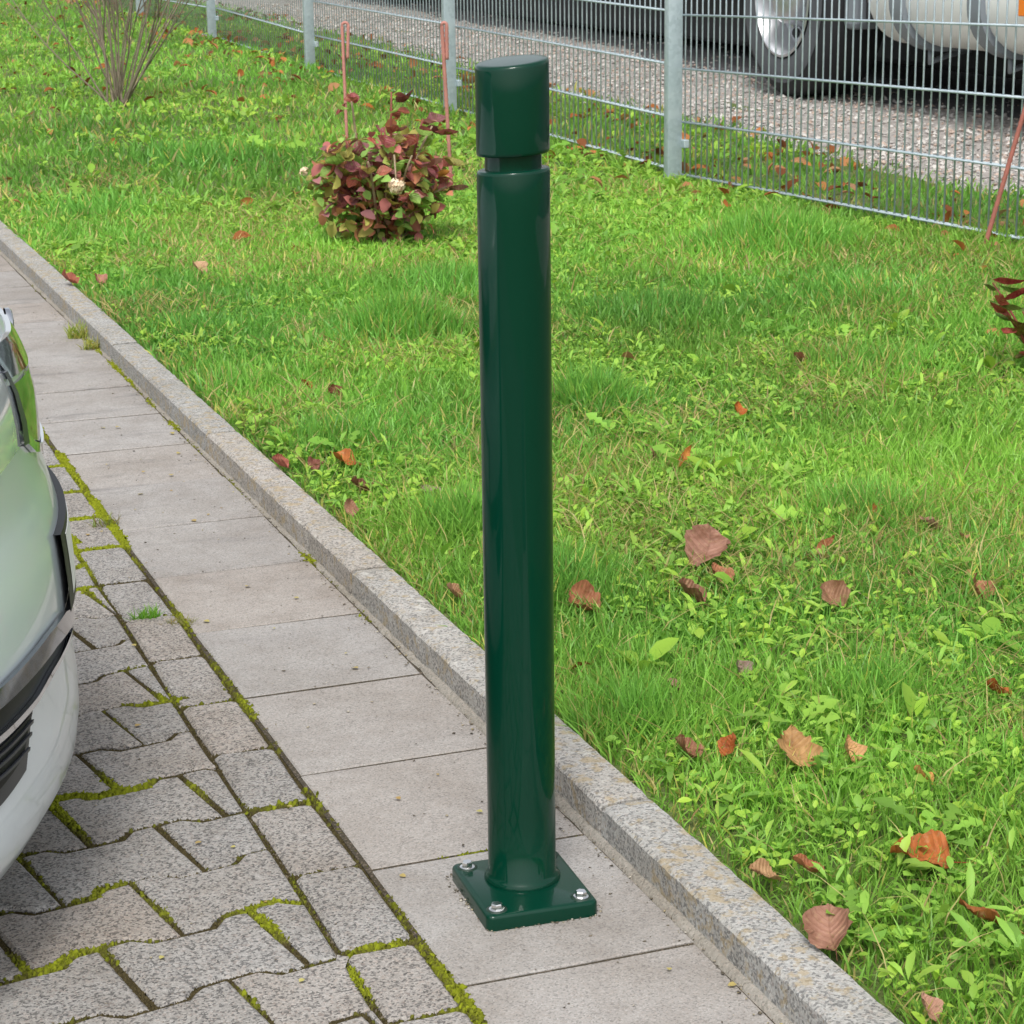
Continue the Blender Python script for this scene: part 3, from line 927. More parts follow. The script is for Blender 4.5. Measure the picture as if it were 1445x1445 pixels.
bmesh.ops.bevel(bm, geom=topf, offset=.0042, segments=3, affect='EDGES', profile=.5)
for v in bm.verts:
    v.co = Matrix.Rotation(R(-3.2), 3, 'Z') @ v.co + Vector((-.005, -.016, 0))
bp = bm_obj('base_plate', bm, M['bollard'], boll, True); sharp(bp, 35)
for (sx, sy) in ((-1, 1), (-1, -1), (1, -1), (1, 1)):
    q = Matrix.Rotation(R(-3.2), 3, 'Z') @ Vector((sx * .0485, sy * .0575, 0)) + Vector((-.005, -.016, 0))
    rim = bm_obj('hole_shade_disc', lathe_bm([(.0116, .0179), (.0115, .01825), (.0, .01825)], 24), M['hole_shade'], boll, True, q)  # flat dark disc on the plate, hole shade painted instead of cut
    bm = lathe_bm([(.0, .0183), (.0086, .0183), (.0086, .0191), (.0079, .0195), (.004, .0195)], 24)
    wsh = bm_obj('washer', bm, M['bolt'], rim, True); sharp(wsh, 40)
    bm = bmesh.new()
    bmesh.ops.create_cone(bm, cap_ends=True, segments=6, radius1=.0064, radius2=.0064, depth=.0064)
    bmesh.ops.bevel(bm, geom=[e for e in bm.edges if e.verts[0].co.z > .002 and e.verts[1].co.z > .002], offset=.0009, segments=1, affect='EDGES')
    for v in bm.verts: v.co.z += .0222
    hx = bm_obj('hex_bolt', bm, M['bolt'], rim); hx.rotation_euler.z = random.random()

# ------------------------------------------------------------------ fence
fence = thing('mesh_fence', 'galvanised double rod mesh fence between the lawn and the gravel', 'fence', (FX, 5.70, 0))
PYS = [3.06, 5.70, 8.33, 10.90, 13.46, 16.0, 18.6]
bm = box_bm(-.03, .03, -.022, .022, -.06, 1.28, .005, 2)
post_me = bm_obj('post', bm, M['galv'], fence, True); sharp(post_me, 40)
post_me.location = (-.046, -.085, float(lawn_z(FX, PYS[1])) - .01)
bm = bmesh.new(); tube(bm, [(0, 0, 0), (0, 0, 1.225)], .0029, 6)
vr = bm_obj('vertical_rod', bm, M['galv'], None, True)
hr_cache = {}
first_v = True
def horiz(L):
    key = round(L, 2)
    if key not in hr_cache:
        bm = bmesh.new(); tube(bm, [(0, 0, 0), (0, L, 0)], .004, 6)
        me = bpy.data.meshes.new('horizontal_rod'); bm.to_mesh(me); bm.free(); me.materials.append(M['galv'])
        me.polygons.foreach_set('use_smooth', [True] * len(me.polygons)); hr_cache[key] = me
    return hr_cache[key]
cl_bm = box_bm(-.011, .011, -.017, .017, -.016, .016, .003, 1)
cl = bm_obj('clamp', cl_bm, M['galv'], post_me)
cl.location = (.036, -.034, .16)
for i, y in enumerate(PYS):
    if i == 1: continue
    p_ = post_me.copy(); col.objects.link(p_); p_.parent = fence
    p_.location = (-.046, y - 5.70 - .085, float(lawn_z(FX, y)) - .02)
    c_ = cl.copy(); col.objects.link(c_); c_.parent = p_
def panel_z(i, y):                             # wire bottom height
    if i == 0: return .064 + (5.61 - y) * .0262
    return [0, .092, .127, .16, .20, .25][i] + .0
nv = 0
for i in range(6):
    ya, yb = (PYS[i] - .045, PYS[i + 1] - .10)
    if i == 0: ya = 3.10
    za, zb = panel_z(i, ya), panel_z(i, yb)
    if i == 1: za, zb = .074, .106
    if i == 2: za, zb = .110, .138
    if i == 3: za, zb = .140, .205
    n = int((yb - ya) / .05)
    for k in range(n + 1):
        if nv >= 296: break
        y = ya + .012 + (yb - ya - .024) * k / n
        ob = vr if nv == 0 else vr.copy()
        if nv: col.objects.link(ob)
        ob.parent = fence
        ob.location = (-.008, y - 5.70, za + (zb - za) * (y - ya) / (yb - ya) - .012)
        nv += 1
    for k in range(7):
        for dx in (-.0155, .0):
            o_ = link('horizontal_rod', horiz(math.hypot(yb - ya, zb - za)), fence, (dx - .0003, ya - 5.70, za + .2 * k))
            o_.rotation_euler.x = math.atan2(zb - za, yb - ya)
# a short stretch in front of the right frame edge
for k in range(7):
    for dx in (-.0155, .0):
        link('horizontal_rod', horiz(1.6), fence, (dx - .0003, 1.43 - 5.70, .130 + .2 * k))

# ------------------------------------------------------------------ rebar stakes
def rib_stake(label, base, top, loop, mat, r=.0060, group=None):
    bm = bmesh.new()
    b0, t0 = Vector(base), Vector(top)
    L = (t0 - b0).length
    n = int(L / .009)
    pts = [b0.lerp(t0, i / n) for i in range(n + 1)]
    rad = [r * (1.14 if i % 2 else .92) for i in range(n + 1)]
    ax = (t0 - b0).normalized()
    side = Vector(loop)
    d = side.length
    side.normalize()
    for k in range(1, 9):
        a = math.pi * k / 8
        pts.append(t0 + ax * math.sin(a) * d * .5 + side * (1 - math.cos(a)) * d * .5); rad.append(r * .95)
    m_ = int(.13 / .009)
    for k in range(1, m_):
        pts.append(t0 + side * d * (1 - .35 * k / m_) - ax * .13 * k / m_); rad.append(r * (1.12 if k % 2 else .92))
    tube(bm, pts, rad, 7)
    o_ = bm_obj('rebar_stake', bm, mat, None, True)
    return tag(o_, label, 'stake', group)
zb = float(lawn_z(1.56, 5.6))
rib_stake('pink painted rebar stake with a bent top standing left behind the red shrub', (1.555, 5.95, .03), (1.557, 5.98, .645), (.022, -.008, 0), M['rebar'])
rib_stake('pink rebar stake with doubled top in front of the fence post behind the shrub', (1.803, 5.463, .03), (1.762, 5.42, .665), (.016, -.006, 0), M['rebar'], .0070)
rib_stake('rusty red rebar stake leaning to the right in front of the fence', (2.66, 3.30, .03), (2.86, 3.20, .95), (.02, 0, 0), M['rust'], .0068)

# ------------------------------------------------------------------ leaf meshes for shrubs and fallen leaves
def leaf_mesh(name, ws, curl, fold, mat, na=5, twist=0., wav=.03, seed=0, stalk=0., ragged=False):
    rr = random.Random(seed)
    if ragged:                                  # a denser, uneven outline with nicks, rolled edges and a bent midrib
        n2 = 17
        ws = [float(np.interp(k / (n2 - 1), np.linspace(0, 1, len(ws)), ws)) for k in range(n2)]
        bend = rr.uniform(-.12, .12)
        asym = rr.uniform(.78, 1.0), rr.uniform(.85, 1.08)
        roll = rr.uniform(.15, .7), rr.uniform(.1, .6)
    nt_ = len(ws)
    V, F, UV = [], [], []
    for i, w in enumerate(ws):
        t = i / (nt_ - 1)
        for j in range(na):
            s = (j / (na - 1) - .5) * 2
            x = s * max(w, .004)
            if ragged and j in (0, na - 1): x *= 1 + rr.uniform(-.16, .10)
            z = curl * ((t - .45) ** 2 - .2) * (1 if curl > 0 else 1) + fold * abs(s) * w + wav * math.sin(9 * t + 3 * s + seed) * abs(s) + twist * s * (t - .5) * w * 2 + rr.uniform(-wav, wav) * .35
            if ragged:
                sd_ = 0 if s < 0 else 1
                x = x * asym[sd_] + bend * math.sin(t * 3.1)
                z += roll[sd_] * w * max(0, abs(s) - .45) ** 1.5 * 2.0 * (.5 + t)
                x *= 1 - .25 * roll[sd_] * max(0, abs(s) - .5)
            V.append((x, t + .05 * (abs(s) - .5) * w, z)); UV.append((.5 + s * w, t))
    for i in range(nt_ - 1):
        for j in range(na - 1):
            F.append((i * na + j, i * na + j + 1, (i + 1) * na + j + 1, (i + 1) * na + j))
    if stalk:
        o_ = len(V)
        for t in (0, 1):
            for sx in (-1, 1):
                V.append((sx * .012 * (1 - t * .4), -stalk * t + .01, V[na // 2][2] + .05 * t)); UV.append((.5, 0))
            V.append((0, -stalk * t + .01, V[na // 2][2] + .05 * t + .018)); UV.append((.5, 0))
        for q in range(3):
            F.append((o_ + q, o_ + (q + 1) % 3, o_ + 3 + (q + 1) % 3, o_ + 3 + q))
    me = bpy.data.meshes.new(name)
    me.from_pydata(V, [], F)
    uvl = me.uv_layers.new(name='UVMap')
    for p_ in me.polygons:
        for li in p_.loop_indices:
            uvl.data[li].uv = UV[me.loops[li].vertex_index]
    me.polygons.foreach_set('use_smooth', [True] * len(me.polygons))
    me.materials.append(mat)
    me.update()
    return me

OV = [.02, .2, .33, .40, .42, .38, .30, .18, .02]
RO = [.10, .34, .46, .52, .53, .50, .42, .28, .06]
NA = [.02, .10, .16, .19, .2, .18, .13, .07, .01]
MA = [.10, .40, .30, .58, .44, .30, .42, .22, .24, .12, .02]
# (px world x, y), size, shape, curl, fold, pitch, roll, yaw, colour, label
BR, OR, PK, TN, DK = (.27, .125, .085), (.46, .15, .03), (.40, .21, .155), (.50, .30, .15), (.13, .05, .022)
FL = [
 (.647, .905, .070, RO, .3, .12, .85, .1, 2.6, (.36, .19, .135), 'large flat pinkish brown leaf right of the bollard shaft in mid lawn'),
 (.649, .800, .042, RO, .4, .2, .7, .2, .6, (.38, .16, .08), 'small round brown leaf just right of the large flat pinkish leaf'),
 (.569, .721, .050, RO, .8, .5, .6, .5, 1.2, (.27, .13, .08), 'curled brown leaf just below the large flat pinkish leaf'),
 (.406, .752, .052, RO, .8, .5, .5, -.3, 1.9, (.36, .15, .075), 'crumpled brown leaf close to the right edge of the bollard shaft'),
 (.753, .624, .046, RO, .7, 1.0, .7, -.5, .3, (.36, .20, .12), 'folded brown leaf standing up in the middle right grass'),
 (.969, .583, .042, RO, .7, .5, .3, .5, 2.2, (.38, .17, .09), 'brown leaf in the grass near the right frame edge, level with the folded brown leaf'),
 (1.111, .916, .05, OV, 1.3, .5, .1, .2, 1.3, (.44, .27, .18), 'tan leaf curled like a bridge near the right edge'),
 (.842, .885, .045, NA, .6, .6, .7, .5, -.5, (.36, .15, .06), 'narrow orange brown leaf standing among grass blades'),
 (1.177, 1.82, .038, OV, .5, .5, .9, .2, .3, (.52, .15, .03), 'bright orange leaf standing alone in the yellowish weeds'),
 (.888, 1.508, .045, NA, .7, 1.0, 1.0, .3, -.4, (.58, .25, .06), 'narrow pale orange leaf standing upright in the weeds'),
 (.872, 1.576, .028, NA, .5, .6, .9, 0, .2, (.30, .14, .09), 'small brown leaf left of the narrow upright orange leaf'),
 (.300, .170, .036, RO, .9, .5, .4, .3, .9, (.36, .17, .10), 'brown half of a pair of leaves lying beside the bollard foot'),
 (.325, .155, .034, OV, .8, .6, .8, -.3, -.5, (.42, .12, .03), 'darker orange leaf touching the brown leaf beside the bollard foot'),
 (.393, .075, .060, MA, .5, .3, .45, .1, .1, (.47, .27, .11), 'large lobed tan and orange leaf in the lower right lawn'),
 (.465, .067, .036, OV, .6, .7, .8, .2, .3, (.60, .34, .15), 'pale orange folded leaf right of the lobed leaf'),
 (.412, -.234, .062, RO, .1, .05, -.25, .05, 1.2, (.44, .135, .035), 'big glossy orange oval leaf at the lower right'),
 (.281, -.190, .036, OV, .7, .4, .2, .1, 1.2, (.43, .17, .08), 'pointed orange brown leaf near the kerb at lower right'),
 (.230, -.184, .034, OV, .5, .2, .15, .1, 1.4, (.47, .29, .15), 'faded tan leaf half hidden in grass beside the kerb'),
 (.204, -.355, .050, RO, .6, .4, .5, -.3, 2.5, (.36, .19, .13), 'large brown pink leaf lying against the kerb edge'),
 (.224, -.515, .030, OV, .9, .5, .5, .3, .3, (.48, .27, .19), 'crumpled pinkish leaf at the bottom edge beside the kerb'),
 (.385, -.393, .055, NA, .6, .6, .1, .2, 1.6, (.30, .11, .03), 'long dark brown leaf at the right edge below the orange oval leaf'),
 (.518, -.021, .028, OV, .6, .5, .6, .3, 1.2, (.58, .28, .08), 'small orange leaf tip sticking out of grass at right'),
 (.766, .195, .036, OV, .8, .6, .2, .2, 1.5, (.38, .12, .03), 'dark orange leaf at the right edge in mid height grass'),
 (.383, .400, .026, OV, .7, .5, .3, .2, .9, (.42, .25, .19), 'small pinkish leaf in grass right of the lower bollard'),
 (.476, .407, .028, RO, .9, .8, .7, .4, .2, (.38, .28, .24), 'small greyish pink crumpled leaf in the centre right grass'),
 (.331, 1.757, .052, OV, .8, .5, .15, .1, 1.3, (.48, .16, .04), 'orange brown curled leaf on the lawn left of the bollard'),
 (.440, 2.461, .036, OV, .8, .6, .4, .3, .8, (.40, .13, .03), 'orange brown leaf next to a dark one left of the bollard'),
 (.471, 2.343, .038, OV, .9, .6, .3, -.4, 2.0, (.16, .06, .025), 'dark brown shrivelled leaf left of the bollard'),
 (.221, 1.411, .036, OV, .8, .6, .7, .3, .2, (.36, .19, .12), 'brown pink leaf standing near the kerb left of the bollard'),
 (.300, 1.56, .040, RO, .9, .6, .2, .3, 1.1, (.15, .06, .03), 'dark brown leaf clump between two curled leaves near the kerb'),
 (.242, .903, .030, RO, .9, .6, .5, .3, .7, (.40, .22, .12), 'crinkled tan brown leaf between kerb and bollard shaft'),
 (.568, 4.088, .052, RO, .6, .4, .6, .2, .4, (.60, .38, .23), 'light peach leaf on the lawn left of the red shrub'),
 (1.57, 2.271, .042, OV, .8, .6, .3, .3, 1.3, (.20, .08, .04), 'dark brown leaf in the upper right lawn below the fence'),
 (.399, 1.465, .040, RO, .5, .3, .4, .1, 1.5, (.40, .29, .25), 'greyish leaf on bare soil close to the bollard shaft'),
 (.208, 1.80, .034, RO, .7, .4, .2, .2, .9, (.40, .13, .09), 'reddish leaf at the lawn edge beside the kerb'),
 (.252, 1.748, .036, OV, .8, .5, .2, -.2, 2.3, (.30, .12, .09), 'dull red leaf on bare soil just off the kerb'),
 (.205, 4.10, .05, RO, .7, .4, .3, .2, 1.2, (.36, .11, .07), 'red brown leaf by the kerb at the far left'),
 (.262, 4.05, .05, OV, .7, .4, .3, .2, 2.2, (.44, .20, .15), 'pinkish leaf by the kerb at the far left'),
]
shape_cache = {}
for i, (x, y, s, ws, curl, fold, pt, rl, yw, c_, lab) in enumerate(FL):
    me = leaf_mesh('fallen_leaf', ws, curl * .62, fold * .7, M['fallen'], 7, .7 * ((i * 37) % 7 / 3.5 - 1), .07, i, .3, True)
    ob = link('fallen_leaf', me, None, (x, y, float(lawn_z(x, y)) + .016 + .15 * s))
    s *= 1.08
    ob.scale = (s, s, s)
    ob.rotation_euler = (.22 + .58 * pt, rl * .8, -.36 + 1.25 * math.sin(1.3 * yw))
    ob.color = (*c_, 1)
    tag(ob, lab, 'leaf', 'fallen leaves on the lawn')

# ------------------------------------------------------------------ red-leaved shrub (hydrangea)
HY = Vector((1.235, 4.50, float(lawn_z(1.235, 4.50))))
hyd = thing('shrub', 'bushy shrub with burgundy red and green autumn leaves in the lawn', 'shrub', HY)
lv = [leaf_mesh('shrub_leaf', OV, .55, .5, M['shrubleaf'], 5, .3, .02, s_) for s_ in range(4)] + [leaf_mesh('shrub_leaf', [w * .85 for w in OV], .9, .8, M['shrubleaf'], 5, -.4, .04, 9)]
HC = [((.42, .13, .12), 5), ((.33, .14, .15), 3), ((.54, .18, .12), 5), ((.42, .40, .10), 6), ((.27, .45, .09), 8), ((.48, .36, .11), 3), ((.60, .24, .06), 2), ((.42, .20, .17), 4)]
pool = [c_ for c_, w in HC for _ in range(w)]
rr = random.Random(5)
tips = []
for i in range(30):
    a = rr.random() * 6.283
    rad = .02 + .04 * rr.random()
    sp = .04 + .19 * math.sqrt(rr.random())
    hgt = rr.uniform(.20, .44) * (1.0 - .25 * (sp / .25) ** 2) + (.07 if rr.random() < .3 else 0)
    p0 = Vector((rad * math.cos(a), rad * math.sin(a), -.01))
    p2 = Vector((sp * math.cos(a), sp * math.sin(a), hgt))
    p1 = (p0 + p2) / 2 + Vector((0, 0, .04))
    bm = bmesh.new()
    pts = [p0, p0.lerp(p1, .5), p1, p1.lerp(p2, .5) + Vector((0, 0, .01)), p2]
    tube(bm, pts, [.0055, .005, .0045, .004, .003], 5)
    bm_obj('stem', bm, M['stem'] if i % 2 else M['redstem'], hyd, True)
    tips.append((pts, p2, a))
nl_ = 0
for i, (pts, p2, a) in enumerate(tips):
    for k in range(10):
        if nl_ >= 298: break
        t = rr.uniform(.12, 1.0) if k > 2 else rr.uniform(.85, 1)
        q = t * 4
        b_ = int(min(q, 3.999)); p = pts[b_].lerp(pts[b_ + 1], q - b_)
        yaw = rr.random() * 6.283 if k > 1 else a + rr.uniform(-.6, .6) - math.pi / 2
        s_ = rr.uniform(.040, .074)
        d = Vector((-math.sin(yaw), math.cos(yaw), 0))
        ob = link('leaf', rr.choice(lv), hyd, p + d * .018)
        ob.scale = (s_, s_, s_)
        ob.rotation_euler = (rr.uniform(-1.0, .5), rr.uniform(-.7, .7), yaw)
        c_ = list(rr.choice(pool))
        if p.z < .13 and rr.random() < .55: c_ = list(rr.choice([(.14, .30, .05), (.20, .36, .06), (.30, .27, .06)]))
        elif p.z > .24 and rr.random() < .35: c_ = list(rr.choice([(.34, .09, .09), (.46, .13, .09), (.25, .08, .09)]))
        j = rr.uniform(.8, 1.3)
        ob.color = (c_[0] * j, c_[1] * j, c_[2] * j, 1)
        nl_ += 1
SL = leaf_tpl([0, .25, .55, .85, 1], [0, .27, .36, .2, 0], .3, .5)
n_ = 760
u_ = rng.normal(0, 1, (n_, 3)); u_ /= np.linalg.norm(u_, axis=1)[:, None]
r_ = rng.random(n_) ** .45
hx, hy, hz = u_[:, 0] * .225 * r_, u_[:, 1] * .21 * r_, .185 + u_[:, 2] * .185 * r_
tt = rng.random(n_)
cA = np.array([[.44, .15, .13], [.30, .13, .13], [.46, .42, .11], [.27, .45, .10], [.54, .22, .12], [.36, .42, .10]])
tint = cA[rng.integers(0, 6, n_)] * (.7 + .6 * rng.random((n_, 1)))
so = place_leaves('inner_foliage', SL, hx, hy, hz, rng.random(n_) * 6.28, rng.normal(0, .7, n_), rng.normal(0, .6, n_), rng.uniform(.03, .055, n_), tint, 'litter')
so.parent = hyd; so['kind'] = 'stuff'
def petal_head(parent, c0, rad, n):
    bm = bmesh.new()
    for k in range(n):
        u = Vector((rr.gauss(0, 1), rr.gauss(0, 1), rr.gauss(0, .8))).normalized()
        ctr = c0 + u * rad * rr.uniform(.6, 1)
        t_ = u.cross(Vector((rr.random(), rr.random(), rr.random()))).normalized(); b2 = u.cross(t_)
        w = rr.uniform(.006, .010)
        vs = [bm.verts.new(ctr + t_ * w * ca + b2 * w * sa + u * rr.uniform(-.003, .003)) for ca, sa in ((1, 0), (.3, .8), (-.8, .5), (-.7, -.6), (.4, -.8))]
        bm.faces.new(vs)
    return bm_obj('flower_head', bm, M['petal'], parent)
petal_head(hyd, Vector((-.035, -.285, .225)), .026, 70)
bm = bmesh.new(); tube(bm, [(0, -.02, .02), (-.02, -.14, .24), (-.02, -.22, .31), (-.032, -.27, .235)], [.004, .0035, .003, .003], 5)
bm_obj('stem', bm, M['stem'], hyd, True)
petal_head(hyd, Vector((-.245, .0, .25)), .015, 18)

# ------------------------------------------------------------------ bare shrub
SH = Vector((1.29, 9.18, float(lawn_z(1.29, 9.18))))
bare = thing('shrub', 'leafless shrub of many thin grey brown stems on the far lawn', 'shrub', SH)
rr = random.Random(12)
def twig(bm, p, d, L, r, depth):
    pts = [p.copy()]; n = 6
    q = p.copy(); dd = d.copy()
    for k in range(n):
        dd = (dd + Vector((rr.gauss(0, .06), rr.gauss(0, .06), .035 + rr.gauss(0, .03)))).normalized()
        q = q + dd * L / n
        pts.append(q.copy())
    tube(bm, pts, [r * (1 - .11 * k) for k in range(n + 1)], 5 if depth == 0 else 4, cap=False)
    if depth < 2:
        for k in range(rr.randint(4, 6) if depth == 0 else rr.randint(2, 3)):
            i = rr.randint(2, n - 1)
            sd_ = (dd + Vector((rr.gauss(0, .38), rr.gauss(0, .38), rr.uniform(-.1, .25)))).normalized()
            twig(bm, pts[i], sd_, L * rr.uniform(.35, .6), r * .55, depth + 1)
for i in range(23):
    a = rr.random() * 6.283
    sp = rr.uniform(.08, .78)
    d = Vector((math.cos(a) * sp, math.sin(a) * sp, 1)).normalized()
    if i == 0: d = Vector((-.85, .3, .9)).normalized()
    if i == 1: d = Vector((-.6, .5, .9)).normalized()
    if i == 2: d = Vector((.65, -.3, 1.0)).normalized()
    bm = bmesh.new()
    twig(bm, Vector((rr.gauss(0, .022), rr.gauss(0, .022), -.02)), d, rr.uniform(.95, 1.45), rr.uniform(.004, .0075), 0)
    bm_obj('stem', bm, M['bark'], bare, True)

# ------------------------------------------------------------------ red-tinged young plant at the right
RP = Vector((2.005, 1.99, float(lawn_z(2.005, 1.99))))
redp = thing('young_plant', 'young plant with red stems and red green leaves at the right edge', 'plant', RP)
rr = random.Random(3)
nleaf = [leaf_mesh('slim_leaf', [w * 1.5 for w in NA], .5, .5, M['shrubleaf'], 5, .2, .02, s_) for s_ in (21, 22)]
for i in range(9):
    a = i * .7 + rr.uniform(-.2, .2) + 1.6
    d = Vector((math.cos(a) * rr.uniform(.35, .7), math.sin(a) * .5, 1)).normalized()
    L = rr.uniform(.16, .30)
    pts = [Vector((0, 0, -.01)) + d * L * t + Vector((0, 0, .02 * math.sin(t * 3))) for t in (0, .25, .5, .75, 1)]
    bm = bmesh.new(); tube(bm, pts, [.004, .0036, .0032, .0026, .0018], 5)
    bm_obj('stem', bm, M['redstem'], redp, True)
    for k in range(7):
        t = .35 + .65 * k / 6
        p = Vector((0, 0, 0)).lerp(d * L, t)
        ob = link('leaf', rr.choice(nleaf), redp, p)
        s_ = rr.uniform(.045, .075); ob.scale = (s_, s_, s_)
        ob.rotation_euler = (rr.uniform(-.3, .6), rr.uniform(-.4, .4), rr.random() * 6.28)
        ob.color = (*rr.choice([(.34, .05, .05), (.20, .16, .04), (.12, .24, .04), (.42, .09, .07), (.16, .22, .05)]), 1)

# ------------------------------------------------------------------ grass tufts growing from joints
def joint_tuft(x, y, z, rad, h, n, label, c0, c1, lean=.5, wm=1.0):
    a = rng.random(n) * 6.283; r_ = rad * np.sqrt(rng.random(n))
    X, Y = x + r_ * np.cos(a) * 1.6, y + r_ * np.sin(a)
    o_ = make_blades('grass_tuft', X, Y, h * (.5 + .7 * rng.random(n)), (.0013 + .001 * rng.random(n)) * wm, np.clip(rng.normal(lean, .25, n), .05, 1.1), lerp(c0, c1, rng.random(n)), Z=np.full(n, z))
    return tag(o_, label, 'grass tuft', 'grass tufts growing from paving joints')
joint_tuft(-.197, 1.149, -.006, .014, .026, 150, 'small bright green grass tuft growing in the joint between two border stones', (.12, .32, .03), (.26, .50, .05))
joint_tuft(.112, 3.55, -.004, .018, .052, 120, 'yellowish grass tuft growing at the foot of the kerb at far left', (.24, .40, .05), (.54, .50, .13), .6, 1.5)
joint_tuft(.116, 3.38, -.004, .016, .04, 90, 'shorter yellowish grass tuft just below the taller one at the kerb foot', (.26, .38, .05), (.54, .46, .14), .6, 1.5)
joint_tuft(-.158, 1.71, -.006, .016, .030, 70, 'reddish green weed tuft in the joint beside the long slab row', (.25, .16, .06), (.22, .33, .05), .7)
joint_tuft(-.150, 1.10, -.006, .014, .022, 90, 'dry brownish grass tuft at the corner of a border stone', (.30, .22, .09), (.26, .32, .05), .9)

# ------------------------------------------------------------------ parked car (nose over the pavers)
YC = .5
pz = [.075, .10, .125, .15, .175, .205, .232, .27, .302, .36, .408, .453, .475, .51, .55, .585, .61, .63, .645]
pxs = [-.60, -.50, -.438, -.421, -.417, -.417, -.419, -.4215, -.419, -.421, -.425, -.437, -.443, -.444, -.447, -.455, -.466, -.478, -.492]
def nose_x(y, z):
    d = abs(y - YC)
    return float(np.interp(z, pz, pxs)) - .5 * d * d - 6.0 * max(0, d - .5) ** 3 * 1.6
car = thing('car', 'silver car with its nose pushed out over the mossy pavers at left', 'car', (-.42, YC, 0))
OFF = Vector((-.42, YC, 0))
HWc = .80
dys = list(np.linspace(-HWc, HWc, 49))
xs_side = [-.95, -1.15, -1.35, -1.8, -2.4, -3.0, -3.4, -3.7, -3.95]
def side_y(x, z, s):
    w = HWc + .035 * math.sin(min(1, max(0, (-.9 - x) / 1.2)) * math.pi / 2) - (.05 * max(0, (z - .45) / .2)) ** 1
    if z < .13: w -= .03
    if x < -3.4: w -= .12 * ((-3.4 - x) / .6) ** 2
    return YC + s * w
rows = []
zlev = pz
for z in zlev:
    row = [Vector((x, side_y(x, z, -1), z)) for x in reversed(xs_side)]
    row += [Vector((nose_x(YC + d, z), YC + d, z)) for d in dys]
    row += [Vector((x, side_y(x, z, 1), z)) for x in xs_side]
    rows.append(row)
nR = len(rows[0])
V = [v - OFF for r_ in rows for v in r_]
F = [(j * nR + i, j * nR + i + 1, (j + 1) * nR + i + 1, (j + 1) * nR + i) for j in range(len(rows) - 1) for i in range(nR - 1)]
F += [(j * nR + nR - 1, j * nR, (j + 1) * nR, (j + 1) * nR + nR - 1) for j in range(len(rows) - 1)]
F.append(tuple(range(nR))[::-1])
body = mesh_obj('body', V, F, M['paint'], car, smooth=True); sharp(body, 45)
# bonnet, waist and boot deck: rings rising from the top row
topr = rows[-1]
V = []; F = []
ring0 = [v.copy() for v in topr]
ring0 = [v + Vector((0, 0, .0005)) for v in ring0]
def deck(f, dz):
    out = []
    for v in topr:
        cx_ = -2.15
        u = Vector((v.x - cx_, v.y - YC))
        q = Vector((cx_ + u.x * f[0], YC + u.y * f[1]))
        out.append(Vector((q.x, q.y, v.z + dz)))
    return out
rings = [ring0, deck((.985, .985), .018), deck((.94, .965), .045), deck((.84, .94), .075), deck((.70, .92), .098), deck((.56, .90), .115)]
for r_ in rings: V += [v - OFF for v in r_]
F = [(j * nR + i, j * nR + (i + 1) % nR, (j + 1) * nR + (i + 1) % nR, (j + 1) * nR + i) for j in range(len(rings) - 1) for i in range(nR)]
F.append(tuple((len(rings) - 1) * nR + i for i in range(nR)))
bon = mesh_obj('bonnet', V, F, M['paint'], car, smooth=True); sharp(bon, 50)
def cabin(name, zs_, fr, mat):
    V = []; n = 28
    for z, (xf, xb, w) in zip(zs_, fr):
        for k in range(n):
            a = 2 * math.pi * k / n
            cx_, hx_ = (xf + xb) / 2, (xf - xb) / 2
            sc = lambda q: math.copysign(abs(q) ** .38, q)
            V.append(Vector((cx_ + hx_ * sc(math.cos(a)), YC + w * sc(math.sin(a)), z)) - OFF)
    F = [(j * n + i, j * n + (i + 1) % n, (j + 1) * n + (i + 1) % n, (j + 1) * n + i) for j in range(len(zs_) - 1) for i in range(n)]
    F.append(tuple((len(zs_) - 1) * n + i for i in range(n)))
    o_ = mesh_obj(name, V, F, mat, car, smooth=True); sharp(o_, 45); return o_
cabin('window_glass', [.74, .90, 1.07], [(-1.20, -3.75, .70), (-1.55, -3.5, .65), (-1.92, -3.2, .58)], M['glass'])
cabin('roof', [1.055, 1.10, 1.125], [(-1.88, -3.25, .60), (-2.0, -3.15, .55), (-2.25, -2.95, .42)], M['paint'])
# patches that follow the nose surface
def drape(name, top, bot, off, mat, parent=car, n=40, thick=.006, ny=5, mirror=False):
    """top/bot: lists of (y, z) polylines of equal span, draped over the nose and raised by off."""
    def samp(pl, t):
        L = [0]
        for a_, b_ in zip(pl, pl[1:]): L.append(L[-1] + math.hypot(b_[0] - a_[0], b_[1] - a_[1]))
        d = t * L[-1]
        return np.interp(d, L, [p[0] for p in pl]), np.interp(d, L, [p[1] for p in pl])
    V, F = [], []
    m_ = ny + 1
    for i in range(n + 1):
        (ya, za), (yb, zb_) = samp(top, i / n), samp(bot, i / n)
        for j in range(m_):
            t = ((0, .001, .3, .7, .999, 1) if ny == 5 else [q / ny for q in range(m_)])[j]
            y, z = ya + (yb - ya) * t, za + (zb_ - za) * t
            if mirror: y = 2 * YC - y
            lift = off if 0 < j < ny else (off - thick if off > 0 else off)
            V.append(Vector((nose_x(y, z) + lift, y, z)) - OFF)
    for i in range(n):
        for j in range(ny):
            F.append((i * m_ + j, i * m_ + j + 1, (i + 1) * m_ + j + 1, (i + 1) * m_ + j))
    V += [V[0], V[1]]
    o_ = mesh_obj(name, V[:-2], F, mat, parent, smooth=True); sharp(o_, 35)
    return o_
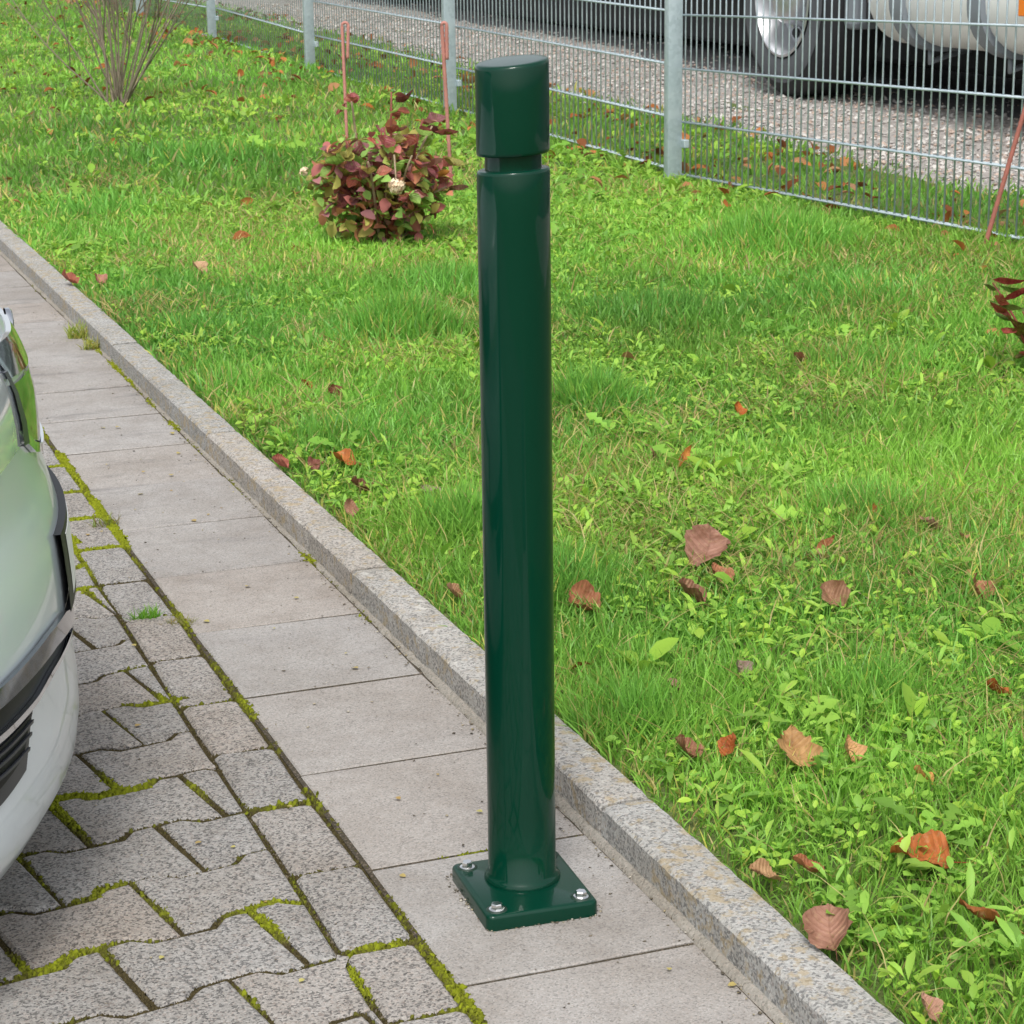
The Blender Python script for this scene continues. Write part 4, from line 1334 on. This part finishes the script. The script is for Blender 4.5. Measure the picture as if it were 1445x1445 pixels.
for mir in (False, True):
    drape('chrome_strip', [(-.22, .338), (-.034, .337), (.103, .337), (.193, .331), (.258, .314)], [(-.22, .316), (-.039, .317), (.037, .316), (.13, .314), (.253, .300)], .008, M['dark_chrome'], mirror=mir)
    drape('air_intake', [(-.22, .315), (-.039, .316), (.037, .315), (.13, .313), (.250, .299)], [(-.22, .292), (-.049, .291), (.043, .290), (.096, .296), (.226, .297)], .0025, M['black'], thick=.001, mirror=mir)
    drape('chrome_strip', [(-.22, .292), (-.049, .291), (.043, .291), (.096, .298), (.226, .3005)], [(-.22, .284), (-.049, .2835), (.043, .284), (.10, .291), (.222, .294)], .009, M['chrome'], mirror=mir)
    drape('lower_intake', [(-.22, .283), (-.03, .283), (.052, .283)], [(-.22, .214), (-.057, .218), (.008, .226)], .002, M['darkgrey'], thick=.001, mirror=mir)
    drape('intake_mesh', [(-.20, .276), (-.03, .276), (.038, .276)], [(-.20, .232), (-.057, .236), (.000, .244)], .0045, M['black'], thick=.001, mirror=mir)
    for zz in (.246, .258, .268):
        drape('grille_slat', [(-.20, zz + .003), (-.03, zz + .003), (.012 + (zz - .246) * .9, zz + .003)], [(-.20, zz), (-.03, zz), (.010 + (zz - .246) * .9, zz)], .008, M['darkgrey'], thick=.003, n=20, mirror=mir)
    drape('headlight', [(-.26, .598), (0., .603), (.170, .606)], [(-.26, .535), (0., .520), (.150, .532)], .006, M['lens'], mirror=mir)
    drape('headlight_bezel', [(.172, .607), (.186, .606)], [(.152, .531), (.178, .528)], .010, M['darkgrey'], n=4, mirror=mir)
drape('grille', [(.196, .588), (.35, .574), (.5, .572), (.65, .574), (.804, .588)], [(.186, .540), (.235, .518), (.30, .500), (.5, .490), (.70, .500), (.814, .540)], .004, M['black_gloss'], n=60)
drape('chrome_strip', [(.190, .630), (.35, .618), (.5, .615), (.65, .618), (.81, .630)], [(.190, .596), (.35, .580), (.5, .578), (.65, .580), (.81, .596)], .006, M['chrome'], n=60)
drape('chrome_strip', [(.186, .538), (.235, .515), (.30, .497), (.5, .487), (.70, .497), (.814, .538)], [(.176, .530), (.228, .505), (.30, .488), (.5, .478), (.70, .488), (.822, .530)], .007, M['chrome'], n=60)
eb = lathe_bm([(.0, .004), (.017, .004), (.020, .001), (.020, -.004)], 24)
for v in eb.verts: v.co = Vector((v.co.z, v.co.y, v.co.x)) + Vector((nose_x(YC, .599) + .003, YC, .599)) - OFF
bm_obj('emblem', eb, M['chrome'], car, True)
# number plate in a black holder
hold = drape('plate_holder', [(.225, .410), (.62, .410)], [(.225, .320), (.62, .320)], .0085, M['black'], thick=.0085)
drape('number_plate', [(.262, .400), (.585, .400)], [(.262, .330), (.585, .330)], .0090, M['plate'], parent=hold, thick=.002)
# wheels
for (wx, s) in ((-1.18, -1), (-1.18, 1), (-3.35, -1), (-3.35, 1)):
    bm = lathe_bm([(.17, -.09), (.255, -.09), (.285, -.065), (.285, .065), (.255, .09), (.17, .09)], 32)
    for v in bm.verts: v.co = Vector((v.co.x, v.co.z, v.co.y))
    ty = bm_obj('tyre', bm, M['rubber'], car, True, Vector((wx, YC + s * .735, .285)) - OFF)
    bm = lathe_bm([(0, .02), (.05, .03), (.06, .0), (.15, .01), (.17, .03), (.175, .09)], 24)
    for v in bm.verts: v.co = Vector((v.co.x, s * v.co.z, v.co.y))
    bm_obj('rim', bm, M['alu'], ty, True)
    bm = bmesh.new(); bmesh.ops.create_cone(bm, cap_ends=True, segments=32, radius1=.325, radius2=.325, depth=.02)
    for v in bm.verts: v.co = Vector((v.co.x, v.co.z, v.co.y))
    bm_obj('wheel_arch', bm, M['black'], car, False, Vector((wx, YC + s * .822, .31)) - OFF)

# ------------------------------------------------------------------ lorry behind the fence
def lz(y): return float(lawn_z(3.3, y)) + .02
LX = 4.56
lorry = thing('lorry', 'lorry with polished wheel and white strapped tank behind the fence', 'lorry', (LX + 1.2, 8.4, lz(8.4)))
LO = Vector((LX + 1.2, 8.4, lz(8.4)))
def lp(x, y, z): return Vector((x, y, z)) - LO
zg = lz(8.4)
def wheel(y, x, s, rad=.50, detail=True, zz=None):
    zb_ = (lz(y) if zz is None else zz) + rad
    prof = [(rad * .58, .02), (rad * .62, -.012), (rad * .78, -.02), (rad * .92, -.008), (rad * .965, .02), (rad, .035), (rad, .30), (rad * .95, .325), (rad * .6, .31)]
    bm = lathe_bm(prof, 56)
    for v in bm.verts: v.co = Vector((s * v.co.z, v.co.x, v.co.y))
    bmesh.ops.recalc_face_normals(bm, faces=bm.faces[:])
    ty = bm_obj('tyre', bm, M['rubber'], lorry, True, lp(x, y, zb_)); sharp(ty, 50)
    if detail:
        bm = lathe_bm([(rad * .615, -.016), (rad * .70, -.0235), (rad * .80, -.0235), (rad * .86, -.018)], 56)
        for v in bm.verts: v.co = Vector((s * v.co.z, v.co.x, v.co.y))
        bm_obj('sidewall', bm, M['rubber2'], ty, True)
    bm = lathe_bm([(rad * .60, -.022), (rad * .575, -.026), (rad * .555, -.01), (rad * .54, .06), (rad * .50, .115), (rad * .36, .13), (rad * .30, .10), (rad * .27, .02), (rad * .25, -.01), (rad * .18, -.03), (0, -.035)], 48)
    for v in bm.verts: v.co = Vector((s * v.co.z, v.co.x, v.co.y))
    bmesh.ops.recalc_face_normals(bm, faces=bm.faces[:])
    rm = bm_obj('rim', bm, M['alu'], ty, True); sharp(rm, 45)
    if detail:
        for k in range(10):
            a = 2 * math.pi * k / 10 + .2
            bm = bmesh.new(); bmesh.ops.create_cone(bm, cap_ends=True, segments=12, radius1=.036, radius2=.036, depth=.01)
            for v in bm.verts: v.co = Vector((v.co.z, v.co.x * 1.0, v.co.y * .75))
            bm_obj('hand_hole', bm, M['chassis'], ty, False, Vector((s * .122, rad * .43 * math.cos(a), rad * .43 * math.sin(a))))
            bm = bmesh.new(); bmesh.ops.create_cone(bm, cap_ends=True, segments=6, radius1=.013, radius2=.013, depth=.03)
            for v in bm.verts: v.co = Vector((v.co.z, v.co.x, v.co.y))
            bm_obj('wheel_nut', bm, M['alu'], ty, False, Vector((s * .05, rad * .285 * math.cos(a), rad * .285 * math.sin(a))))
    return ty
wheel(8.19, LX, 1)
wheel(8.10, LX + 2.35, -1)
wheel(16.6, LX + .5, 1, .48, False)
wheel(18.0, LX + .5, 1, .48, False)
wheel(16.6, LX + 2.6, -1, .48, False)
wheel(18.0, LX + 2.6, -1, .48, False)
wheel(2.6, LX, 1)
# fuel tank with rounded lower edge, lying along the lorry
def tank_bm(y0, y1, x0, x1, z0, z1, r=.14, inner=0.):
    bm = bmesh.new()
    sec = []
    for (cx_, cz_, a0) in ((x0 + r, z0 + r, 180), (x1 - r, z0 + r, 270), (x1 - r, z1 - r, 0), (x0 + r, z1 - r, 90)):
        for k in range(9):
            a = R(a0 + k * 11.25)
            sec.append((cx_ + r * math.cos(a), cz_ + r * math.sin(a)))
    ctr = ((x0 + x1) / 2, (z0 + z1) / 2)
    rings = []
    e = .05
    for (y, f) in ((y0, .86), (y0 + e * .3, .955), (y0 + e, 1), (y1 - e, 1), (y1 - e * .3, .955), (y1, .86)):
        if inner: f = 1
        rings.append([bm.verts.new((ctr[0] + (p[0] - ctr[0]) * f, y, ctr[1] + (p[1] - ctr[1]) * f)) for p in sec])
    n = len(sec)
    for a, b_ in zip(rings, rings[1:]):
        for k in range(n): bm.faces.new((a[k], a[(k + 1) % n], b_[(k + 1) % n], b_[k]))
    bm.faces.new(rings[0][::-1]); bm.faces.new(rings[-1])
    bmesh.ops.recalc_face_normals(bm, faces=bm.faces[:])
    for v in bm.verts: v.co -= LO
    return bm
TZ0 = zg + .30
tk = bm_obj('fuel_tank', tank_bm(4.9, 7.42, LX + .02, LX + .70, TZ0, TZ0 + .70, .24), M['tank'], lorry, True); sharp(tk, 60)
for ysn in (5.3, 6.40, 7.08):
    st = bm_obj('strap', tank_bm(ysn - .055, ysn + .055, LX - .005, LX + .72, TZ0 - .02, TZ0 + .72, .24, 1), M['strap'], tk, True)
    sharp(st, 60)
    bm = bmesh.new()
    tube(bm, [(LX + .20, ysn, TZ0 - .01), (LX + .19, ysn - .01, TZ0 - .07), (LX + .30, ysn + .02, TZ0 - .045), (LX + .42, ysn, TZ0 - .02)], .014, 6)
    for v in bm.verts: v.co -= LO
    bm_obj('bracket', bm, M['strap'], st, True)
def lbox(name, x0, x1, y0, y1, z0, z1, mat, bev=.01, parent=lorry):
    return bm_obj(name, box_bm(x0 - LO.x, x1 - LO.x, y0 - LO.y, y1 - LO.y, z0 - LO.z, z1 - LO.z, bev, 2), mat, parent)
lbox('mudguard', LX + .04, LX + .62, 7.56, 7.66, zg + .36, zg + 1.15, M['guard'], .03)
lbox('battery_box', LX + .10, LX + .7, 7.45, 7.54, zg + .40, zg + 1.0, M['chassis'])
lbox('chassis_beam', LX + .85, LX + .95, 2.5, 19, zg + .70, zg + 1.0, M['chassis'])
lbox('chassis_beam', LX + 1.5, LX + 1.6, 2.5, 19, zg + .70, zg + 1.0, M['chassis'])
lbox('axle', LX + .3, LX + 2.1, 8.01, 8.19, zg + .42, zg + .62, M['chassis'], .04)
lbox('axle', LX + .6, LX + 2.4, 16.5, 16.7, lz(16.6) + .4, lz(16.6) + .58, M['chassis'], .04)
lbox('body', LX + .06, LX + 2.45, 4.2, 19.5, zg + 1.30, zg + 3.6, M['lorrybody'], .03)
lbox('cab', LX - .02, LX + 2.45, 1.6, 3.9, zg + .85, zg + 3.2, M['lorrybody'], .08)
lbox('step_panel', LX - .0, LX + .5, 3.2, 4.95, zg + .34, zg + 1.1, M['guard'], .03)
lbox('reflector', LX - .012, LX + .03, 5.86, 6.04, zg + .49, zg + .66, M['orange'], .004, lorry)
lbox('side_skirt', LX + .45, LX + .52, 9.4, 12.5, zg + .55, zg + 1.1, M['chassis'], .01)
lbox('underbody_light_blocker', LX + .75, LX + 1.9, 3.0, 15.5, zg + .12, zg + .69, M['chassis'], .03)  # solid box added under the lorry to block light from its far side
